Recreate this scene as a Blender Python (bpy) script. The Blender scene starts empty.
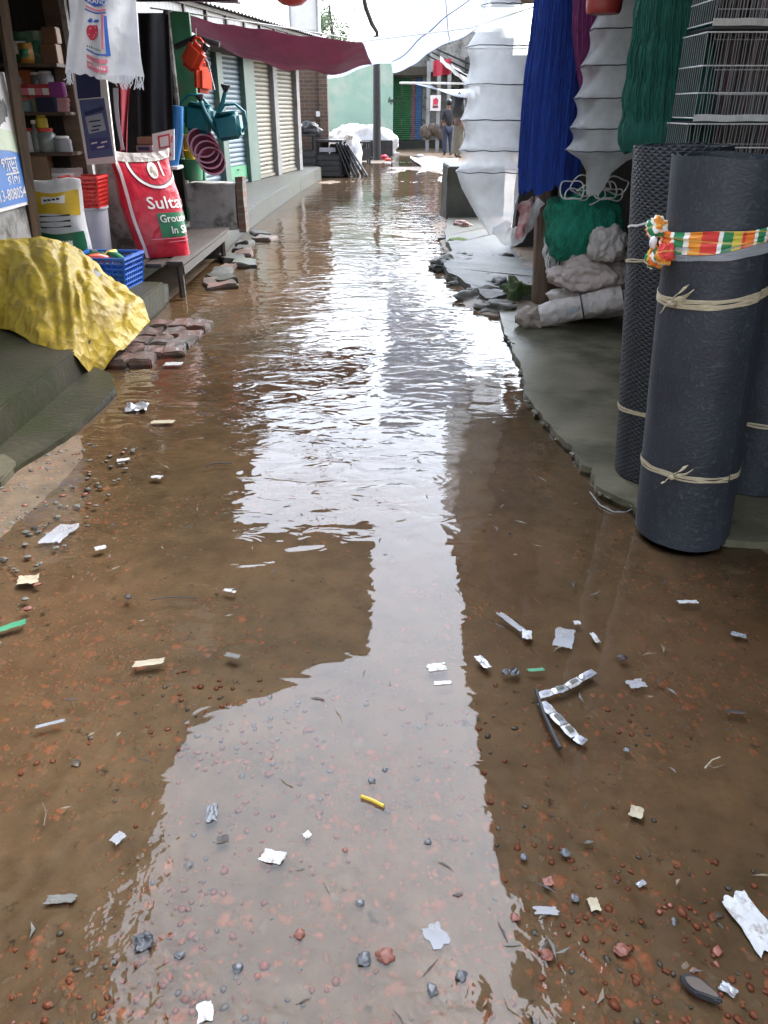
import bpy, bmesh, math, random
from mathutils import Vector, Matrix, noise
R = math.radians
rnd = random.Random(7)
S = bpy.context.scene
COL = S.collection
# ------------------------------------------------------------------ camera
F = 769.0; PITCH = R(27.7); CH = 1.5
cp, sp_ = math.cos(PITCH), math.sin(PITCH)
def ray(x, y):
    u = (x-384)/F; v = (512-y)/F
    return Vector((u, cp+v*sp_, -sp_+v*cp))
def G(x, y, z=0.0):
    d = ray(x, y); t = (z-CH)/d.z
    return Vector((d.x*t, d.y*t, z))
def A(x, y, Y):
    d = ray(x, y); t = Y/d.y
    return Vector((d.x*t, Y, CH+d.z*t))
def V(*a): return Vector(a)
cam = bpy.data.cameras.new('camera'); camo = bpy.data.objects.new('camera', cam); COL.objects.link(camo)
camo.location = (0, 0, CH); camo.rotation_euler = (R(90)-PITCH, 0, 0)
cam.sensor_fit = 'VERTICAL'; cam.sensor_height = 36; cam.lens = 36*F/1024
cam.clip_start = 0.05; cam.clip_end = 500
S.camera = camo
S.cycles.use_denoising = True; S.cycles.denoiser = 'OPENIMAGEDENOISE'; S.cycles.denoising_prefilter = 'ACCURATE'
S.cycles.transparent_max_bounces = 24
# ------------------------------------------------------------------ world
w = bpy.data.worlds.new('World'); S.world = w; w.use_nodes = True
nt = w.node_tree; bg = nt.nodes['Background']
sky = nt.nodes.new('ShaderNodeTexSky'); sky.sky_type = 'NISHITA'; sky.sun_disc = False
SUN_EL, SUN_AZ = R(50), R(60)
sky.sun_elevation = SUN_EL; sky.sun_rotation = SUN_AZ; sky.dust_density = 1.5; sky.air_density = 1.2
hs = nt.nodes.new('ShaderNodeHueSaturation'); hs.inputs['Saturation'].default_value = 0.42
tc = nt.nodes.new('ShaderNodeTexCoord'); nz = nt.nodes.new('ShaderNodeTexNoise')
nz.inputs['Scale'].default_value = 2.2; nz.inputs['Detail'].default_value = 5
mr = nt.nodes.new('ShaderNodeMapRange'); mr.inputs['From Min'].default_value = .3; mr.inputs['From Max'].default_value = .7
mr.inputs['To Min'].default_value = .9; mr.inputs['To Max'].default_value = 1.1
mx = nt.nodes.new('ShaderNodeMix'); mx.data_type = 'RGBA'; mx.blend_type = 'MULTIPLY'; mx.inputs['Factor'].default_value = 1
nt.links.new(tc.outputs['Generated'], nz.inputs['Vector']); nt.links.new(nz.outputs['Fac'], mr.inputs['Value'])
nt.links.new(sky.outputs['Color'], hs.inputs['Color']); nt.links.new(hs.outputs['Color'], mx.inputs['A'])
nt.links.new(mr.outputs['Result'], mx.inputs['B']); nt.links.new(mx.outputs['Result'], bg.inputs['Color'])
bg.inputs['Strength'].default_value = 0.15
sxy = nt.nodes.new('ShaderNodeSeparateXYZ'); zr = nt.nodes.new('ShaderNodeMapRange'); zr.inputs['From Min'].default_value = .1; zr.inputs['From Max'].default_value = .8
zr.inputs['To Min'].default_value = 1.0; zr.inputs['To Max'].default_value = 2.6
zm = nt.nodes.new('ShaderNodeMath'); zm.operation = 'MULTIPLY'
nt.links.new(tc.outputs['Generated'], sxy.inputs[0]); nt.links.new(sxy.outputs['Z'], zr.inputs['Value'])
yr = nt.nodes.new('ShaderNodeMapRange'); yr.interpolation_type = 'SMOOTHSTEP'; yr.inputs['From Min'].default_value = -.1; yr.inputs['From Max'].default_value = .75
yr.inputs['To Min'].default_value = .8; yr.inputs['To Max'].default_value = 2.75
ym = nt.nodes.new('ShaderNodeMath'); ym.operation = 'MULTIPLY'
nt.links.new(sxy.outputs['Y'], yr.inputs['Value']); nt.links.new(zr.outputs[0], ym.inputs[0]); nt.links.new(yr.outputs[0], ym.inputs[1])
nt.links.new(ym.outputs[0], zm.inputs[0]); nt.links.new(mr.outputs['Result'], zm.inputs[1]); nt.links.new(zm.outputs[0], mx.inputs['B'])
sun = bpy.data.lights.new('sun', 'SUN'); sun.energy = 0.5; sun.angle = R(22); sun.color = (1, .97, .93)
so = bpy.data.objects.new('sun', sun); COL.objects.link(so)
so.rotation_euler = (R(90)-SUN_EL, 0, math.pi-SUN_AZ)
so.location = (0, 0, 20)
vs = S.view_settings; vs.view_transform = 'Standard'; vs.look = 'None'; vs.gamma = 1; vs.use_curve_mapping = False
vs.exposure = 1.55
# ------------------------------------------------------------------ materials
def newmat(name):
    m = bpy.data.materials.new(name); m.use_nodes = True
    return m, m.node_tree, m.node_tree.nodes['Principled BSDF']
def N(t, kind, **kw):
    n = t.nodes.new('ShaderNode'+kind)
    for k, v in kw.items(): n.inputs[k].default_value = v
    return n
def c4(c): return (c[0], c[1], c[2], 1)
def ramp(t, pts):
    r = t.nodes.new('ShaderNodeValToRGB'); e = r.color_ramp.elements
    e[0].position, e[0].color = pts[0][0], c4(pts[0][1]); e[1].position, e[1].color = pts[-1][0], c4(pts[-1][1])
    for p, c in pts[1:-1]:
        k = e.new(p); k.color = c4(c)
    return r
def pm(name, c1, c2=None, scale=6, rough=.6, bump=0, bscale=30, bdist=.01, metal=0, stretch=(1,1,1), dirt=None, dscale=3, dthr=.55, spec=.5, coat=0, trl=0, rvar=.15):
    m, t, b = newmat(name)
    co = N(t, 'TexCoord'); mp = N(t, 'Mapping'); mp.inputs['Scale'].default_value = stretch
    t.links.new(co.outputs['Object'], mp.inputs['Vector'])
    if c2 is None: c2 = tuple(x*.75 for x in c1)
    n1 = N(t, 'TexNoise', Scale=scale, Detail=6.0, Roughness=.6); t.links.new(mp.outputs[0], n1.inputs['Vector'])
    rp = ramp(t, [(.3, c2), (.68, c1)]); t.links.new(n1.outputs['Fac'], rp.inputs['Fac'])
    col = rp.outputs['Color']
    if dirt:
        n2 = N(t, 'TexNoise', Scale=dscale, Detail=8.0, Roughness=.7); t.links.new(co.outputs['Object'], n2.inputs['Vector'])
        r2 = ramp(t, [(dthr-.06, (0,0,0)), (dthr+.1, (1,1,1))]); t.links.new(n2.outputs['Fac'], r2.inputs['Fac'])
        mix = t.nodes.new('ShaderNodeMix'); mix.data_type = 'RGBA'
        t.links.new(r2.outputs['Color'], mix.inputs['Factor']); t.links.new(col, mix.inputs['A']); mix.inputs['B'].default_value = c4(dirt)
        col = mix.outputs['Result']
    t.links.new(col, b.inputs['Base Color'])
    rr = N(t, 'MapRange'); rr.inputs['To Min'].default_value = max(.02, rough-rvar); rr.inputs['To Max'].default_value = min(1, rough+rvar)
    t.links.new(n1.outputs['Fac'], rr.inputs['Value']); t.links.new(rr.outputs[0], b.inputs['Roughness'])
    b.inputs['Metallic'].default_value = metal; b.inputs['Specular IOR Level'].default_value = spec; b.inputs['Coat Weight'].default_value = coat
    if bump:
        n3 = N(t, 'TexNoise', Scale=bscale, Detail=5.0); t.links.new(mp.outputs[0], n3.inputs['Vector'])
        bp = N(t, 'Bump', Strength=bump, Distance=bdist); t.links.new(n3.outputs['Fac'], bp.inputs['Height']); t.links.new(bp.outputs[0], b.inputs['Normal'])
    if trl:
        out = t.nodes['Material Output']; tr = N(t, 'BsdfTranslucent'); t.links.new(col, tr.inputs['Color'])
        ms = N(t, 'MixShader'); ms.inputs[0].default_value = trl
        t.links.new(b.outputs[0], ms.inputs[1]); t.links.new(tr.outputs[0], ms.inputs[2]); t.links.new(ms.outputs[0], out.inputs[0])
    return m
def netmat(name, c, alpha, trl=.5, mesh=260):
    m, t, b = newmat(name)
    out = t.nodes['Material Output']
    co = N(t, 'TexCoord'); n1 = N(t, 'TexNoise', Scale=5.0, Detail=5.0); t.links.new(co.outputs['Object'], n1.inputs['Vector'])
    b.inputs['Base Color'].default_value = c4(c); b.inputs['Roughness'].default_value = .8
    tr = N(t, 'BsdfTranslucent'); tr.inputs['Color'].default_value = c4(c)
    ms = N(t, 'MixShader'); ms.inputs[0].default_value = trl; t.links.new(b.outputs[0], ms.inputs[1]); t.links.new(tr.outputs[0], ms.inputs[2])
    tp = N(t, 'BsdfTransparent'); m2 = N(t, 'MixShader')
    mr = N(t, 'MapRange'); mr.inputs['From Min'].default_value = .3; mr.inputs['From Max'].default_value = .7
    mr.inputs['To Min'].default_value = alpha-.12; mr.inputs['To Max'].default_value = min(1, alpha+.12)
    t.links.new(n1.outputs['Fac'], mr.inputs['Value']); t.links.new(mr.outputs[0], m2.inputs[0])
    t.links.new(tp.outputs[0], m2.inputs[1]); t.links.new(ms.outputs[0], m2.inputs[2]); t.links.new(m2.outputs[0], out.inputs[0])
    return m
# ------------------------------------------------------------------ mesh helpers
class MB:
    def __init__(self): self.bm = bmesh.new()
    def box(self, c, s, rot=None, jit=0):
        m = Matrix.Translation(c) @ (rot.to_4x4() if rot else Matrix.Identity(4)) @ Matrix.Diagonal((s[0], s[1], s[2], 1))
        r = bmesh.ops.create_cube(self.bm, size=1, matrix=m)
        if jit:
            for v in r['verts']: v.co += V(rnd.uniform(-jit, jit), rnd.uniform(-jit, jit), rnd.uniform(-jit, jit))
        return self
    def tube(self, pts, rad, seg=8, cap=True):
        pts = [Vector(p) for p in pts]; n = len(pts)
        rr = rad if isinstance(rad, (list, tuple)) else [rad]*n
        rings = []; up = None
        for i, p in enumerate(pts):
            d = (pts[min(i+1, n-1)]-pts[max(i-1, 0)]).normalized()
            if up is None:
                up = V(0, 0, 1) if abs(d.z) < .9 else V(1, 0, 0)
            a = d.cross(up).normalized(); bq = a.cross(d).normalized(); up = bq
            rings.append([self.bm.verts.new(p+(a*math.cos(2*math.pi*k/seg)+bq*math.sin(2*math.pi*k/seg))*rr[i]) for k in range(seg)])
        for i in range(n-1):
            for k in range(seg):
                self.bm.faces.new((rings[i][k], rings[i][(k+1) % seg], rings[i+1][(k+1) % seg], rings[i+1][k]))
        if cap:
            self.bm.faces.new(rings[0][::-1]); self.bm.faces.new(rings[-1])
        return self
    def lathe(self, prof, c=(0,0,0), seg=24, fn=None, mat=None, cap=True):
        c = Vector(c); rings = []
        for (r, z) in prof:
            ring = []
            for k in range(seg):
                a = 2*math.pi*k/seg; rr = r
                if fn: rr = r*fn(a, z)
                p = V(rr*math.cos(a), rr*math.sin(a), z)
                if mat: p = mat @ p
                ring.append(self.bm.verts.new(c+p))
            rings.append(ring)
        for i in range(len(rings)-1):
            for k in range(seg):
                self.bm.faces.new((rings[i][k], rings[i][(k+1) % seg], rings[i+1][(k+1) % seg], rings[i+1][k]))
        if cap:
            self.bm.faces.new(rings[0][::-1]); self.bm.faces.new(rings[-1])
        return self
    def sheet(self, f, nu, nv, th=.002):
        """two-sided sheet f(u,v)->point, thickness th"""
        P = [[Vector(f(i/nu, j/nv)) for j in range(nv+1)] for i in range(nu+1)]
        top = []; bot = []
        for i in range(nu+1):
            rt = []; rb = []
            for j in range(nv+1):
                du = P[min(i+1, nu)][j]-P[max(i-1, 0)][j]; dv = P[i][min(j+1, nv)]-P[i][max(j-1, 0)]
                n = du.cross(dv); n = n.normalized() if n.length > 1e-12 else V(0, 0, 1)
                rt.append(self.bm.verts.new(P[i][j]+n*th/2)); rb.append(self.bm.verts.new(P[i][j]-n*th/2))
            top.append(rt); bot.append(rb)
        fc = self.bm.faces.new
        for i in range(nu):
            for j in range(nv):
                fc((top[i][j], top[i+1][j], top[i+1][j+1], top[i][j+1])); fc((bot[i][j], bot[i][j+1], bot[i+1][j+1], bot[i+1][j]))
        for i in range(nu):
            fc((top[i][0], bot[i][0], bot[i+1][0], top[i+1][0])); fc((top[i][nv], top[i+1][nv], bot[i+1][nv], bot[i][nv]))
        for j in range(nv):
            fc((top[0][j], top[0][j+1], bot[0][j+1], bot[0][j])); fc((top[nu][j], bot[nu][j], bot[nu][j+1], top[nu][j+1]))
        return self
    def prism(self, poly, z0, z1):
        a = [self.bm.verts.new((p[0], p[1], z0)) for p in poly]; b = [self.bm.verts.new((p[0], p[1], z1)) for p in poly]
        n = len(poly)
        self.bm.faces.new(a[::-1]); self.bm.faces.new(b)
        for i in range(n): self.bm.faces.new((a[i], a[(i+1) % n], b[(i+1) % n], b[i]))
        return self
    def ball(self, c, r, sub=2, jit=0, seed=0):
        q = bmesh.ops.create_icosphere(self.bm, subdivisions=sub, radius=1)
        for v in q['verts']:
            d = v.co.copy(); k = 1+jit*noise.noise(d*1.7+V(seed, seed*.7, 0)) if jit else 1
            v.co = Vector(c)+V(d.x*r[0]*k, d.y*r[1]*k, d.z*r[2]*k)
        return self
    def poly(self, pts):
        """flat polygon from points (list of Vectors)"""
        self.bm.faces.new([self.bm.verts.new(p) for p in pts]); return self
    def subdivide(self, n):
        bmesh.ops.subdivide_edges(self.bm, edges=self.bm.edges[:], cuts=n, use_grid_fill=True); return self
    def disp(self, amp, sc, seed=0):
        for v in self.bm.verts:
            p = v.co*sc+V(seed, 0, seed*.3)
            v.co += V(noise.noise(p), noise.noise(p+V(31, 0, 0)), noise.noise(p+V(0, 57, 0)))*amp
        return self
def bevel(mb, w=.006, seg=2):
    bmesh.ops.bevel(mb.bm, geom=mb.bm.edges[:], offset=w, segments=seg, affect='EDGES', clamp_overlap=True); return mb
WM = {}
def empty(name, loc):
    o = bpy.data.objects.new(name, None); COL.objects.link(o); o.location = loc; o.empty_display_size = .1
    WM[o.name] = Vector(loc); return o
def obj(name, mb, mat, parent=None, smooth=True, loc=None, angle=40):
    bm = mb.bm if isinstance(mb, MB) else mb
    bmesh.ops.recalc_face_normals(bm, faces=bm.faces[:])
    me = bpy.data.meshes.new(name)
    if loc is None:
        if parent is not None: loc = WM[parent.name]
        else:
            xs = [v.co.x for v in bm.verts]; ys = [v.co.y for v in bm.verts]; zs = [v.co.z for v in bm.verts]
            loc = V((min(xs)+max(xs))/2, (min(ys)+max(ys))/2, min(zs))
    loc = Vector(loc)
    bm.transform(Matrix.Translation(-loc))
    bm.to_mesh(me); bm.free()
    o = bpy.data.objects.new(name, me); COL.objects.link(o)
    for m in (mat if isinstance(mat, (list, tuple)) else [mat]): me.materials.append(m)
    if smooth:
        me.shade_smooth()
        try: me.set_sharp_from_angle(angle=R(angle))
        except Exception: pass
    if parent is not None:
        o.parent = parent; o.location = loc-WM[parent.name]
    else: o.location = loc
    WM[o.name] = loc
    return o
def tag(o, label, cat, group=None):
    o['label'] = label; o['category'] = cat
    if group: o['group'] = group
    return o
def thing(name, loc, label, cat, group=None): return tag(empty(name, loc), label, cat, group)
def struct(o): o['kind'] = 'structure'; return o
def nz1(x, y=0, z=0): return noise.noise(V(x, y, z))
def fbm(x, y, z=0, o=4):
    s = 0; a = .5
    for i in range(o):
        s += a*noise.noise(V(x, y, z)); x *= 2.03; y *= 2.03; z *= 2.03; a *= .5
    return s
def sm(a, b, x):
    t = max(0, min(1, (x-a)/(b-a))) if a != b else (1 if x > a else 0)
    return t*t*(3-2*t)
def lerp(a, b, t): return a+(b-a)*t
def text_bm(s, size, fmap, bold=0, sub=True, ext=0):
    """lettering turned into a mesh; every vertex (x,y) goes through fmap"""
    cu = bpy.data.curves.new('lettering', 'FONT'); cu.body = s; cu.size = size; cu.offset = bold*size; cu.align_x = 'LEFT'; cu.resolution_u = 2
    o = bpy.data.objects.new('lettering_source', cu); COL.objects.link(o)
    dg = bpy.context.evaluated_depsgraph_get(); me = bpy.data.meshes.new_from_object(o.evaluated_get(dg))
    bm = bmesh.new(); bm.from_mesh(me); bpy.data.objects.remove(o); bpy.data.meshes.remove(me)
    if sub:
        bmesh.ops.triangulate(bm, faces=bm.faces[:])
        bmesh.ops.subdivide_edges(bm, edges=[e for e in bm.edges if e.calc_length() > size*.35], cuts=1)
    for v in bm.verts: v.co = Vector(fmap(v.co.x, v.co.y))
    return bm
def join(bms):
    r = bmesh.new()
    for b in bms:
        b = b.bm if isinstance(b, MB) else b
        me = bpy.data.meshes.new('t'); b.to_mesh(me); r.from_mesh(me); bpy.data.meshes.remove(me); b.free()
    return r
# ------------------------------------------------------------------ palette
M = {}
M['wood'] = pm('weathered wood', (.16,.10,.06), (.06,.04,.03), 5, .6, .4, 25, .01, stretch=(6,6,.6))
M['darkwood'] = pm('dark wet wood', (.06,.045,.036), (.026,.02,.017), 5, .5, .5, 30, .01, stretch=(1.2,5,5))
M['brownwood'] = pm('shelf wood', (.10,.06,.035), (.05,.03,.02), 4, .6, .3, 25, .005, stretch=(.7,4,6))
M['plaster'] = pm('dirty grey plaster', (.36,.35,.33), (.2,.19,.18), 3, .8, .4, 30, .01, dirt=(.07,.065,.055), dscale=4, dthr=.55)
M['concrete'] = pm('wet concrete', (.06,.059,.05), (.028,.028,.023), 4, .6, .6, 40, .01, dirt=(.045,.055,.025), dscale=2.5, dthr=.55)
M['mossconc'] = pm('mossy wet step concrete', (.052,.046,.029), (.022,.021,.013), 3, .5, .5, 30, .008, dirt=(.026,.029,.011), dscale=2.2, dthr=.5, spec=.18)
M['slab'] = pm('green stained slab', (.135,.12,.08), (.075,.068,.045), 3.5, .4, .5, 25, .006, dirt=(.035,.037,.02), dscale=1.6, dthr=.52, spec=.2)
M['brick'] = pm('wet red brick', (.19,.085,.06), (.10,.055,.042), 9, .45, .6, 40, .008, dirt=(.075,.062,.048), dscale=5, dthr=.47)
M['black'] = pm('black sheet', (.014,.015,.02), (.008,.008,.011), 4, .5)
M['iron'] = pm('dark iron', (.03,.032,.036), (.015,.015,.017), 8, .4)
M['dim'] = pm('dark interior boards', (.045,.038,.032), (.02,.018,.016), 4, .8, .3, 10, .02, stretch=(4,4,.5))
M['tin'] = pm('old tin sheet', (.33,.34,.35), (.2,.2,.2), 2.5, .5, .2, 20, .004, metal=.3, dirt=(.16,.09,.05), dscale=3, dthr=.6)
M['pillar'] = pm('grey painted pillar', (.2,.2,.2), (.12,.12,.12), 4, .6, dirt=(.1,.07,.05), dscale=4, dthr=.56)
M['cable'] = pm('black cable rubber', (.01,.01,.011), None, 5, .9, spec=.02)
M['rust'] = pm('rusty tin underside', (.11,.08,.06), (.05,.04,.035), 4, .7)
M['white'] = pm('white plastic', (.75,.75,.74), (.62,.62,.61), 5, .45)
M['whitecloth'] = pm('white woven sack', (.78,.78,.79), (.62,.62,.64), 8, .7, .5, 60, .004, dirt=(.5,.47,.43), dscale=5, dthr=.62, trl=.3)
M['red'] = pm('red plastic', (.55,.035,.03), (.4,.02,.02), 5, .35)
M['orange'] = pm('orange red can', (.72,.075,.03), (.5,.05,.02), 6, .35, dirt=(.3,.05,.03), dscale=9, dthr=.62)
M['teal'] = pm('teal plastic', (.006,.13,.15), (.003,.085,.105), 5, .35)
M['maroonpot'] = pm('maroon plastic', (.2,.045,.075), (.13,.028,.05), 5, .4)
M['blue'] = pm('blue plastic', (.025,.13,.5), (.015,.08,.36), 5, .35)
M['pipe'] = pm('blue pipe', (.02,.16,.42), (.015,.11,.3), 5, .4)
M['yellow'] = pm('yellow woven tarp', (.50,.355,.022), (.32,.22,.016), 3.5, .55, .6, 45, .006, dirt=(.30,.205,.03), dscale=4, dthr=.52)
M['maroontarp'] = pm('maroon tarpaulin', (.24,.088,.14), (.17,.062,.105), 2, .5, .35, 7, .02, trl=.5)
M['whitetarp'] = pm('translucent white tarpaulin', (.72,.76,.81), (.54,.61,.71), 1.2, .45, .4, 4, .02, trl=.6)
M['darktarp'] = pm('dark tarpaulin', (.05,.05,.06), (.03,.03,.035), 2, .5)
M['mint'] = pm('mint green wall paint', (.36,.52,.42), (.27,.43,.35), 1.2, .7, .3, 12, .01, dirt=(.47,.52,.44), dscale=.9, dthr=.55)
M['greenpaint'] = pm('green paint', (.05,.25,.12), (.03,.16,.08), 5, .5, dirt=(.12,.13,.1), dscale=7, dthr=.6)
M['mintpost'] = pm('mint post paint', (.065,.115,.093), (.04,.08,.066), 5, .5, dirt=(.12,.13,.11), dscale=5, dthr=.58)
M['shblue'] = pm('blue grey shutter', (.13,.175,.205), (.085,.12,.145), 2, .5, metal=.1, dirt=(.09,.12,.14), dscale=2, dthr=.58)
M['shcream'] = pm('cream shutter', (.19,.175,.135), (.125,.115,.09), 2, .5, metal=.1, dirt=(.2,.17,.12), dscale=2.5, dthr=.6)
M['shgreen'] = pm('green shutter', (.07,.27,.10), (.04,.18,.07), 3, .5)
M['shpink'] = pm('pink shutter', (.42,.2,.22), (.3,.15,.17), 3, .5)
M['shblu2'] = pm('bright blue shutter', (.12,.25,.5), (.09,.18,.38), 3, .5)
M['bucket'] = pm('milky bucket', (.42,.42,.47), (.34,.33,.38), 4, .4, trl=.2)
M['cream'] = pm('cream raffia tie', (.5,.43,.29), (.3,.25,.16), 30, .6, .5, 80, .002, stretch=(1,1,6))
M['netwhite'] = netmat('white trap netting', (.86,.87,.87), .42, .5)
M['netgrey'] = netmat('pale trap netting', (.74,.76,.74), .42, .5)
M['bluenet'] = pm('blue fishing net', (.005,.055,.40), (.002,.016,.13), 14, .75, .8, 30, .02, stretch=(9,9,.7))
M['greennet'] = pm('green fishing net', (.003,.125,.085), (.001,.042,.032), 14, .75, .8, 30, .02, stretch=(9,9,.7))
M['purplenet'] = pm('purple fishing net', (.24,.03,.17), (.07,.008,.05), 14, .75, .9, 30, .02, stretch=(9,9,.7))
M['tealnet'] = pm('bright green net heap', (.01,.27,.16), (.004,.13,.085), 9, .8, .9, 28, .02, stretch=(4,4,1.5))
M['rope'] = pm('white rope', (.62,.63,.6), (.45,.45,.43), 30, .7)
M['sackwhite'] = pm('dirty white sack', (.56,.52,.49), (.36,.32,.29), 5, .6, .7, 22, .012, dirt=(.25,.2,.16), dscale=4, dthr=.6)
M['sackpink'] = pm('pinkish white sack', (.52,.44,.4), (.34,.28,.25), 5, .6, .7, 18, .015, dirt=(.22,.17,.14), dscale=5, dthr=.6)
M['sackred'] = pm('red printed sack', (.52,.012,.035), (.38,.008,.025), 6, .35, .3, 25, .01)
M['label_white'] = pm('white print', (.75,.73,.72), (.66,.62,.62), 12, .5)
M['label_green'] = pm('green print', (.01,.14,.06), (.008,.1,.045), 9, .45)
M['label_blue'] = pm('blue print', (.04,.13,.45), (.03,.09,.33), 9, .5)
M['label_sky'] = pm('sky blue print', (.05,.2,.55), (.04,.15,.45), 4, .45)
M['label_navy'] = pm('navy print', (.02,.03,.12), (.015,.02,.08), 9, .5)
M['label_red'] = pm('red print', (.62,.05,.09), (.5,.03,.06), 12, .5)
M['label_pink'] = pm('pink print', (.68,.2,.26), (.6,.15,.2), 12, .5)
M['label_yellow'] = pm('yellow print', (.6,.4,.02), (.5,.32,.02), 9, .5)
M['label_black'] = pm('black print', (.02,.02,.02), (.015,.015,.015), 9, .5)
M['skin'] = pm('skin', (.19,.10,.065), (.15,.08,.05), 6, .6)
M['hair'] = pm('black hair', (.012,.011,.011), None, 20, .5)
M['shirt'] = pm('black shirt', (.02,.022,.028), (.012,.013,.016), 6, .8)
M['jeans'] = pm('patterned blue cloth', (.055,.07,.12), (.02,.025,.05), 14, .8)
M['browncloth'] = pm('brown cloth', (.12,.075,.07), (.07,.045,.04), 8, .8)
M['olive'] = pm('olive cloth', (.15,.13,.10), (.09,.08,.06), 8, .8)
M['stone'] = pm('grey rubble', (.17,.165,.145), (.08,.077,.065), 8, .72, .8, 30, .01, dirt=(.06,.06,.045), dscale=6)
M['moss'] = pm('moss', (.045,.075,.015), (.02,.035,.01), 18, .9, .8, 60, .01)
M['film'] = netmat('clear plastic film', (.6,.62,.65), .38, .3)
M['foil'] = pm('shiny wrapper', (.5,.51,.53), (.3,.31,.33), 12, .25, .5, 40, .004, metal=.4, dirt=(.14,.11,.08), dscale=28, dthr=.56)
M['paper'] = pm('white wrapper', (.56,.56,.56), (.38,.38,.37), 25, .35, .3, 50, .003, dirt=(.16,.12,.08), dscale=28, dthr=.56)
M['tan'] = pm('tan paper', (.40,.35,.24), (.27,.22,.14), 18, .6)
M['pebble'] = pm('grey pebble', (.12,.125,.13), (.07,.07,.075), 12, .3, .3, 40, .004)
M['glassjar'] = pm('murky jar', (.2,.22,.2), (.13,.14,.13), 6, .2)
def crumple(m, scale, strength=.6, dist=.02):
    t = m.node_tree; b = t.nodes['Principled BSDF']; co = N(t, 'TexCoord'); dn = N(t, 'TexNoise', Scale=scale*.5, Detail=2.0); t.links.new(co.outputs['Object'], dn.inputs['Vector'])
    ad = t.nodes.new('ShaderNodeVectorMath'); ad.operation = 'MULTIPLY_ADD'; ad.inputs[1].default_value = (.8/scale*2,)*3; t.links.new(dn.outputs['Color'], ad.inputs[0]); t.links.new(co.outputs['Object'], ad.inputs[2])
    v = N(t, 'TexVoronoi', Scale=scale); t.links.new(ad.outputs[0], v.inputs['Vector'])
    bp = N(t, 'Bump', Strength=strength, Distance=dist); t.links.new(v.outputs['Distance'], bp.inputs['Height'])
    if b.inputs['Normal'].links: t.links.new(b.inputs['Normal'].links[0].from_socket, bp.inputs['Normal'])
    t.links.new(bp.outputs[0], b.inputs['Normal'])
crumple(M['yellow'], 13, .75, .03); crumple(M['sackwhite'], 15, .6, .025); crumple(M['sackpink'], 15, .6, .025); crumple(M['whitecloth'], 10, .25, .02); crumple(M['maroontarp'], 4, .3, .04); crumple(M['sackred'], 11, .3, .02)
# black roll: fine wrinkled film of mesh
def rollmat(name, diamond):
    m, t, b = newmat(name)
    co = N(t, 'TexCoord')
    n1 = N(t, 'TexNoise', Scale=4.0, Detail=6.0); t.links.new(co.outputs['Object'], n1.inputs['Vector'])
    rp = ramp(t, [(.3, (.014,.0175,.023)), (.7, (.026,.032,.042))]); t.links.new(n1.outputs['Fac'], rp.inputs['Fac'])
    # scuffs: thin pale scratches
    mp = N(t, 'Mapping'); mp.inputs['Rotation'].default_value = (0, .9, .6); mp.inputs['Scale'].default_value = (11, 70, 26)
    t.links.new(co.outputs['Object'], mp.inputs['Vector'])
    n2 = N(t, 'TexNoise', Scale=1.6, Detail=3.0, Distortion=1.6); t.links.new(mp.outputs[0], n2.inputs['Vector'])
    r2 = ramp(t, [(.57, (0,0,0)), (.72, (.55,.55,.55))]); t.links.new(n2.outputs['Fac'], r2.inputs['Fac'])
    mx = t.nodes.new('ShaderNodeMix'); mx.data_type = 'RGBA'; t.links.new(r2.outputs['Color'], mx.inputs['Factor'])
    t.links.new(rp.outputs['Color'], mx.inputs['A']); mx.inputs['B'].default_value = (.075,.083,.098,1)
    t.links.new(mx.outputs['Result'], b.inputs['Base Color'])
    b.inputs['Roughness'].default_value = .5
    bp = N(t, 'Bump', Strength=.35, Distance=.008); t.links.new(n2.outputs['Fac'], bp.inputs['Height'])
    last = bp
    uv = N(t, 'UVMap')
    if diamond:
        hs = []
        for sgn in (1, -1):
            sx = N(t, 'SeparateXYZ'); t.links.new(uv.outputs[0], sx.inputs[0])
            ad = N(t, 'Math'); ad.operation = 'MULTIPLY_ADD'; ad.inputs[1].default_value = sgn*1.5
            t.links.new(sx.outputs['Y'], ad.inputs[0]); t.links.new(sx.outputs['X'], ad.inputs[2])
            sc = N(t, 'Math'); sc.operation = 'MULTIPLY'; sc.inputs[1].default_value = 200.; t.links.new(ad.outputs[0], sc.inputs[0])
            sn = N(t, 'Math'); sn.operation = 'SINE'; t.links.new(sc.outputs[0], sn.inputs[0]); hs.append(sn)
        mxm = N(t, 'Math'); mxm.operation = 'MAXIMUM'; t.links.new(hs[0].outputs[0], mxm.inputs[0]); t.links.new(hs[1].outputs[0], mxm.inputs[1])
        b2 = N(t, 'Bump', Strength=.4, Distance=.008); t.links.new(mxm.outputs[0], b2.inputs['Height']); t.links.new(bp.outputs[0], b2.inputs['Normal']); last = b2
        m3 = t.nodes.new('ShaderNodeMix'); m3.data_type = 'RGBA'; m3.blend_type = 'MIX'
        mr = N(t, 'MapRange'); mr.inputs['From Min'].default_value = .2; mr.inputs['From Max'].default_value = .9; mr.inputs['To Max'].default_value = .45
        t.links.new(mxm.outputs[0], mr.inputs['Value']); t.links.new(mr.outputs[0], m3.inputs['Factor'])
        m3.inputs['A'].default_value = (.013,.015,.019,1); t.links.new(mx.outputs['Result'], m3.inputs['B']); t.links.new(m3.outputs['Result'], b.inputs['Base Color'])
    t.links.new(last.outputs[0], b.inputs['Normal'])
    return m
M['roll'] = rollmat('black mesh roll', False); M['rolldia'] = rollmat('black diamond mesh roll', True)
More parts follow.
